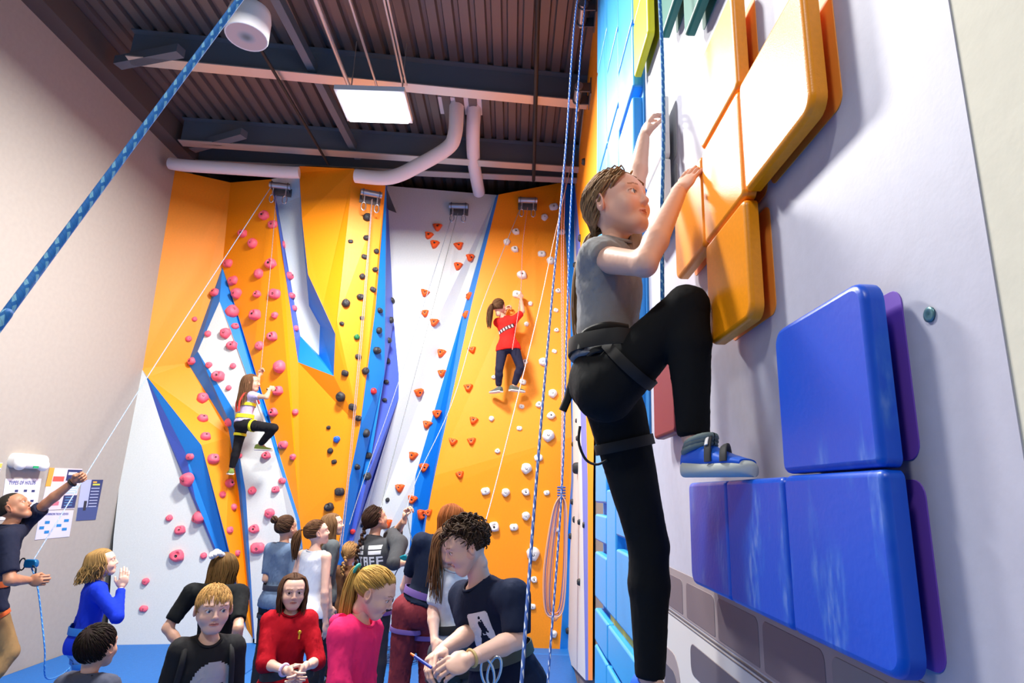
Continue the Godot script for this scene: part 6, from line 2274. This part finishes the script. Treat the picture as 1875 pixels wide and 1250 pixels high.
func finish_hero(t: Node3D, r: Dictionary, _s: Dictionary) -> void:
	var J: Dictionary = r.J
	# climbing shoe standing on the top edge of the blue block
	var heel := Vector3(0.432, 1.807, -1.545)
	var toe := Vector3(0.533, 1.807, -1.362)
	var f := (toe - heel).normalized()
	var L := heel.distance_to(toe)
	var up := Vector3.UP
	var side := up.cross(f)
	var rows := [[0.0, 0.016, 0.034, 0.052], [0.06, 0.025, 0.04, 0.068], [0.2, 0.03, 0.036, 0.082], [0.36, 0.031, 0.033, 0.082], [0.52, 0.034, 0.034, 0.066], [0.7, 0.037, 0.036, 0.052], [0.84, 0.033, 0.037, 0.044], [0.92, 0.028, 0.035, 0.04], [0.97, 0.02, 0.03, 0.034], [0.995, 0.01, 0.024, 0.028], [1.0, 0.002, 0.018, 0.02]]
	var make := func(lo: int, hi: int, grow: float, r0: int, r1: int) -> MB:
		var rings := []
		for k in range(r0, r1 + 1):
			var q: Array = rows[k]
			var c: Vector3 = heel + f * float(q[0]) * L
			var ring := []
			for a in 18:
				var an := TAU * a / 18
				var x := sin(an)
				var y := cos(an)
				var top: float = q[hi]
				var bot: float = 0.0 if lo == 0 else q[lo] * 0.6
				var sq := signf(x) * pow(absf(x), 0.75)
				var yy := signf(y) * pow(absf(y), 0.8)
				ring.append(c + side * sq * (q[1] + grow) + up * (bot + (top + grow - bot) * (yy * 0.5 + 0.5)))
			rings.append(ring)
		var b := MB.new()
		b.loft(rings)
		return b
	var sh := Node3D.new()
	sh.name = "climbing_shoe"
	t.add_child(sh)
	obj("rubber_rand", make.call(0, 2, 0.002, 0, 10).done(), mat(rgb(196, 204, 198), 0.6), sh)
	obj("upper", make.call(2, 3, 0.0, 0, 7).done(), mat(rgb(10, 96, 220), 0.55), sh)
	# two straps over the instep
	for st in [[0.4, 0.4, 0.006], [0.62, 0.5, 0.005]]:
		var pts := []
		for k in 13:
			var a := -PI * 0.5 + PI * k / 12
			var w := 0.0365
			var hgt: float = 0.09 if st[0] < 0.5 else 0.068
			var slant: float = sin(a) * 0.1
			pts.append(heel + f * L * (st[0] + slant * -1.2) + side * sin(a) * w + up * (0.034 + cos(a) * (hgt - 0.03)))
		var b := MB.new()
		b.tube(pts, 0.011, 8, true, 0.35, f)
		var strap := obj("strap", b.done(), mat(rgb(52, 54, 58), 0.7), sh)
		if st[0] < 0.5:
			for q in [[0.2, 0.34], [0.4, 0.5], [0.53, 0.6], [0.63, 0.7], [0.73, 0.8]]:
				var lab := []
				for k in 4:
					var a := -PI * 0.5 + PI * lerpf(q[0], q[1], k / 3.0)
					lab.append(heel + f * L * (st[0] + sin(a) * 0.1 * -1.2) + side * sin(a) * 0.0425 + up * (0.036 + cos(a) * 0.0625))
				var lb := MB.new()
				lb.tube(lab, 0.0055, 6, true, 0.3, f)
				obj("strap_print", lb.done(), mat(rgb(226, 228, 232), 0.7), strap)
	# padded cuff round the ankle
	for k in 3:
		var ring := []
		for j in 19:
			var a := TAU * j / 18
			ring.append(heel + f * (0.05 + k * 0.003 + cos(a) * (0.04 - k * 0.002)) + side * sin(a) * 0.032 + up * (0.068 + k * 0.009 + cos(a) * 0.012))
		var b := MB.new()
		b.tube(ring, 0.0085, 7, false)
		obj("cuff", b.done(), mat([rgb(110, 128, 130), rgb(96, 112, 116), rgb(122, 140, 140)][k], 0.8), sh)
	var sl := shoe_meshes(J.anL, J.toeL, Vector3.UP, J.H)
	var s2 := obj("climbing_shoe", sl[0].done(), mat(rgb(10, 96, 220), 0.55), t)
	obj("sole", sl[1].done(), mat(rgb(196, 204, 198), 0.6), s2)
	# harness tails
	var black := mat(rgb(22, 24, 24), 0.7)
	part_tube(t, "harness_tail", [PZ(1052, 690, 1.8), PZ(1046, 705, 1.8), PZ(1040, 728, 1.8), PZ(1030, 752, 1.8)], 0.012, black, 6, 0.35)
	part_tube(t, "harness_cord", [PZ(1062, 780, 1.8), PZ(1060, 810, 1.8), PZ(1072, 840, 1.8), PZ(1092, 850, 1.79), PZ(1112, 842, 1.78)], 0.004, black)
	for q in [[[1064, 640], [1072, 610], [1110, 596], [1150, 600]], [[1068, 655], [1090, 640], [1130, 632], [1158, 620]]]:
		var pts := []
		for k in q:
			var h := surface_hit(r.shirt, EYE, (PZ(k[0], k[1], 1.7) - EYE).normalized())
			if h[2] < 4.0:
				pts.append(h[0] + (EYE - h[0]).normalized() * 0.006)
		if pts.size() > 1:
			part_tube(t, "harness_strap", pts, 0.011, black, 6, 0.4)

func finish_lavender(t: Node3D, r: Dictionary, _s: Dictionary) -> void:
	var J: Dictionary = r.J
	var T: Basis = J.T
	var H: float = J.H
	var red := mat(rgb(214, 60, 44), 0.7)
	var yel := mat(rgb(222, 210, 30), 0.7)
	for sg in [-1.0, 1.0]:
		part_tube(t, "shoulder_strap", [J.waist + T.x * sg * 0.03 * H - T.z * 0.075 * H, J.chest + T.x * sg * 0.045 * H - T.z * 0.085 * H, J.neck + T.x * sg * 0.06 * H - T.z * 0.05 * H, J.neck + T.x * sg * 0.06 * H + T.z * 0.03 * H, J.chest + T.x * sg * 0.05 * H + T.z * 0.085 * H], 0.012, red)
	obj("chest_strap", webbing([r.shirt], J.chest - T.y * 0.02 * H, T, 0.035, 0.16).done(), yel, t)

func finish_red(t: Node3D, r: Dictionary, _s: Dictionary) -> void:
	var J: Dictionary = r.J
	var T: Basis = J.T
	# a stripe of print slanting across the back
	var fr := Transform3D(Basis(-T.x, T.y, -T.z) * Basis(Vector3(0, 0, 1), 0.35), J.chest.lerp(J.waist, 0.4))
	cloth_print(t, r.shirt, fr, Vector2(0.24, 0.05), func(p: Vector2) -> bool: return absf(p.y - 0.5) < 0.42, mat(rgb(60, 24, 30), 0.8), "shirt_print", 12, 4)
	cloth_print(t, r.shirt, fr.translated_local(Vector3(0, 0, 0.003)), Vector2(0.21, 0.035), func(p: Vector2) -> bool: return int(p.x * 11.0) % 2 == 0, mat(rgb(226, 216, 216), 0.8), "shirt_print", 22, 3)

func finish_left_man(t: Node3D, r: Dictionary, _s: Dictionary) -> void:
	var J: Dictionary = r.J
	var d: Vector3 = (J.wrL - J.elL).normalized()
	var ring := []
	var x := d.cross(Vector3.UP).normalized()
	var y := x.cross(d)
	for k in 17:
		var a := TAU * k / 16
		ring.append(J.wrL - d * 0.02 + x * cos(a) * 0.03 + y * sin(a) * 0.03)
	var b := MB.new()
	b.tube(ring, 0.011, 6, false)
	obj("wristwatch", b.done(), mat(rgb(26, 28, 30), 0.5), t)
	# belay device: a thing of its own, hanging on the rope
	var dv := thing("belay_device", "blue belay device on the rope at the man's hand", "belay device", PZ(57, 1032, 5.16))
	b = MB.new()
	b.plate(rounded(-0.05, -0.03, 0.05, 0.035, [0.02, 0.025, 0.03, 0.02]), 0.035, 0.008, Transform3D(Basis(), Vector3(0, 0, -0.017)))
	obj("body", b.done(), mat(rgb(20, 110, 170), 0.3, 0.4), dv)
	b = MB.new()
	b.tube(smooth_path([Vector3(0.03, -0.01, 0.02), Vector3(0.06, -0.03, 0.02), Vector3(0.065, -0.075, 0.02)], 5), 0.007, 6)
	obj("lever", b.done(), mat(rgb(40, 60, 80), 0.3, 0.5), dv)
	b = MB.new()
	var cr := []
	for k in 15:
		var a := TAU * k / 14
		cr.append(Vector3(-0.07 + 0.025 * cos(a), -0.005 + 0.045 * sin(a), 0))
	b.tube(cr, 0.006, 6, false)
	obj("carabiner", b.done(), mat(rgb(40, 44, 50), 0.3, 0.7), dv)

func finish_blond(t: Node3D, r: Dictionary, _s: Dictionary) -> void:
	var J: Dictionary = r.J
	var T: Basis = J.T
	var fr := Transform3D(T, J.chest - T.y * 0.05 - T.x * -0.03)
	cloth_print(t, r.shirt, fr, Vector2(0.17, 0.19), func(p: Vector2) -> bool: return Vector2((p.x - 0.5) * 2.0, (p.y - 0.5) * 2.0).length() < 1.0 and not (Vector2((p.x - 0.3) * 7.0, (p.y - 0.25) * 5.0).length() < 1.0) and not (absf(p.x - 0.68) < 0.1 and p.y < 0.55), mat(rgb(168, 168, 172), 0.85), "shirt_print", 26, 26)
	for sg in [-1.0, 1.0]:
		part_tube(t, "backpack_strap", [J.chest + T.x * sg * 0.085 - T.z * 0.1, J.neck + T.x * sg * 0.085 - T.z * 0.03 + T.y * 0.012, J.chest + T.x * sg * 0.095 + T.z * 0.075 + T.y * 0.06, J.waist + T.x * sg * 0.115 + T.z * 0.04], 0.013, mat(rgb(18, 18, 20), 0.8), 6, 0.5)

func finish_bow(t: Node3D, r: Dictionary, _s: Dictionary) -> void:
	var J: Dictionary = r.J
	var hb: Basis = J.look
	var at: Vector3 = J.head + hb * Vector3(0.02, 0.09, -0.06)
	var b := MB.new()
	var rng := RandomNumberGenerator.new()
	rng.seed = 9
	for k in 14:
		var a := TAU * k / 14
		var d := hb * Vector3(cos(a), 0.35 * sin(a * 2.0) + 0.2, sin(a))
		b.ball(at + d * 0.028, Vector3(0.017, 0.014, 0.017) * rng.randf_range(0.8, 1.2), Basis(Vector3(0, 1, 0), a), 5, 7)
	obj("hair_bow", b.done(), mat(rgb(238, 236, 236), 0.8), t)

func finish_staff(t: Node3D, r: Dictionary, _s: Dictionary) -> void:
	var J: Dictionary = r.J
	var T: Basis = J.T
	var white := mat(rgb(226, 228, 230), 0.85)
	var fr := Transform3D(Basis(-T.x, T.y, -T.z), J.chest + T.y * 0.0)
	cloth_print(t, r.shirt, fr.translated_local(Vector3(0, -0.04, 0)), Vector2(0.27, 0.075), func(p: Vector2) -> bool: return letters_at("STAFF", p), white, "shirt_lettering", 57, 15)
	for sg in [-1.0, 1.0]:
		for row in [0.03, 0.072]:
			cloth_print(t, r.shirt, fr.translated_local(Vector3(sg * 0.075, row, 0)), Vector2(0.1, 0.032), func(_p: Vector2) -> bool: return true, white, "shirt_print", 8, 3)
	var dv := thing("belay_device", "teal belay device in the staff member's lower hand", "belay device", PZ(738, 1022, 5.26))
	var b := MB.new()
	b.plate(rounded(-0.04, -0.022, 0.04, 0.025, [0.015, 0.015, 0.02, 0.015]), 0.03, 0.007, Transform3D(Basis(Vector3(0, 0, 1), 0.4), Vector3(0, 0, 0)))
	obj("body", b.done(), mat(rgb(10, 130, 150), 0.3, 0.4), dv)

func finish_sweater(t: Node3D, r: Dictionary, _s: Dictionary) -> void:
	var J: Dictionary = r.J
	var T: Basis = J.T
	var h := surface_hit(r.shirt, J.chest + T.x * 0.06 + T.y * 0.03 + T.z * 0.15, -T.z)
	var b := MB.new()
	b.lathe([Vector2(0.0, 0.006), Vector2(0.008, 0.005), Vector2(0.011, 0.0)], Transform3D(Basis(T.x, T.z, -T.y), h[0]), 10)
	b.box(Vector3(-0.004, -0.035, 0.0), Vector3(0.004, -0.006, 0.004), Transform3D(T, h[0]))
	obj("brooch", b.done(), mat(rgb(226, 190, 60), 0.3, 0.7), t)
	var d: Vector3 = (J.wrR - J.elR).normalized()
	var x := d.cross(Vector3.UP).normalized()
	var ring := []
	for k in 17:
		var a := TAU * k / 16
		ring.append(J.wrR - d * 0.025 + x * cos(a) * 0.027 + x.cross(d) * sin(a) * 0.027)
	b = MB.new()
	b.tube(ring, 0.008, 6, false)
	obj("wristband", b.done(), mat(rgb(206, 190, 226), 0.6), t)

func finish_pink(t: Node3D, r: Dictionary, _s: Dictionary) -> void:
	var J: Dictionary = r.J
	var hb: Basis = J.look
	var b := MB.new()
	var ring := []
	for k in 17:
		var a := TAU * k / 16
		ring.append(J.head + hb * Vector3(cos(a) * 0.018, 0.046 + sin(a) * 0.018, -0.122))
	b.tube(ring, 0.007, 6, false)
	obj("hair_tie", b.done(), mat(rgb(40, 160, 150), 0.6), t)
	# hood lying on the shoulders
	var T: Basis = J.T
	var hood := MB.new()
	var pts := []
	for k in 13:
		var a := PI * 0.05 + PI * 0.9 * k / 12
		pts.append(J.neck + T.x * cos(a) * 0.085 - T.z * sin(a) * 0.085 + T.y * (0.012 - 0.02 * sin(a)))
	hood.tube(smooth_path(pts, 3), 0.032, 10)
	obj("hood", hood.done(), cloth(rgb(244, 48, 112)), t)

func finish_navy(t: Node3D, r: Dictionary, _s: Dictionary) -> void:
	var J: Dictionary = r.J
	var T: Basis = J.T
	var white := mat(rgb(216, 216, 226), 0.85)
	var fr := Transform3D(T, J.chest.lerp(J.waist, 0.3) + T.x * 0.055)
	cloth_print(t, r.shirt, fr, Vector2(0.11, 0.16), func(p: Vector2) -> bool:
		# rounded emblem; a climber and the cliff he leans on are left dark
		var q := Vector2(absf(p.x - 0.5) - 0.36, absf(p.y - 0.5) - 0.38)
		if Vector2(maxf(q.x, 0.0), maxf(q.y, 0.0)).length() > 0.12:
			return false
		var cliff := p.y > 0.1 and p.y < 0.4 and p.x > 0.42 and p.x < 0.88 - (p.y - 0.1) * 0.55
		var torso := Vector2((p.x - 0.62 + (p.y - 0.6) * 0.3) * 9.0, (p.y - 0.6) * 5.5).length() < 1.0
		var head := Vector2(p.x - 0.6, (p.y - 0.86) * 1.4).length() < 0.06
		var leg := absf(p.x - 0.45 - (p.y - 0.3) * 0.6) < 0.045 and p.y > 0.14 and p.y < 0.52
		var arm := absf(p.x - 0.74 - (p.y - 0.6) * -0.4) < 0.035 and p.y > 0.45 and p.y < 0.8
		return not (cliff or torso or head or leg or arm), white, "shirt_emblem", 40, 52)
	# bracelet
	var d: Vector3 = (J.wrL - J.elL).normalized()
	var x := d.cross(Vector3.UP).normalized()
	var ring := []
	for k in 17:
		var a := TAU * k / 16
		ring.append(J.wrL - d * 0.01 + x * cos(a) * 0.033 + x.cross(d) * sin(a) * 0.03)
	var b := MB.new()
	b.tube(ring, 0.006, 6, false)
	obj("bracelet", b.done(), mat(rgb(196, 170, 110), 0.6), t)
	# pen in his hands
	var p0 := PZ(752, 1196, 2.66)
	var p1 := PZ(790, 1222, 2.6)
	var pen := thing("pen", "blue pen with orange tip in the man's hands", "pen", p0)
	b = MB.new()
	b.tube([(p1 - p0) * 0.2, p1 - p0], 0.006, 8)
	obj("barrel", b.done(), mat(rgb(40, 70, 170), 0.4), pen)
	b = MB.new()
	b.tube([Vector3.ZERO, (p1 - p0) * 0.2], [0.004, 0.006], 8)
	obj("tip", b.done(), mat(rgb(240, 110, 40), 0.4), pen)
	# steel carabiners on the harness
	for q in [[893, 1232, 0.25], [905, 1228, -0.25]]:
		var c := PZ(q[0], q[1], 2.62)
		var cr := []
		for k in 19:
			var a := TAU * k / 18
			cr.append(c + Basis(Vector3(0, 0, 1), q[2]) * Vector3(0.024 * cos(a), 0.055 * sin(a), 0.01 * sin(a)))
		b = MB.new()
		b.tube(cr, 0.0055, 8, false)
		obj("carabiner", b.done(), mat(rgb(200, 204, 208), 0.2, 0.9), t)
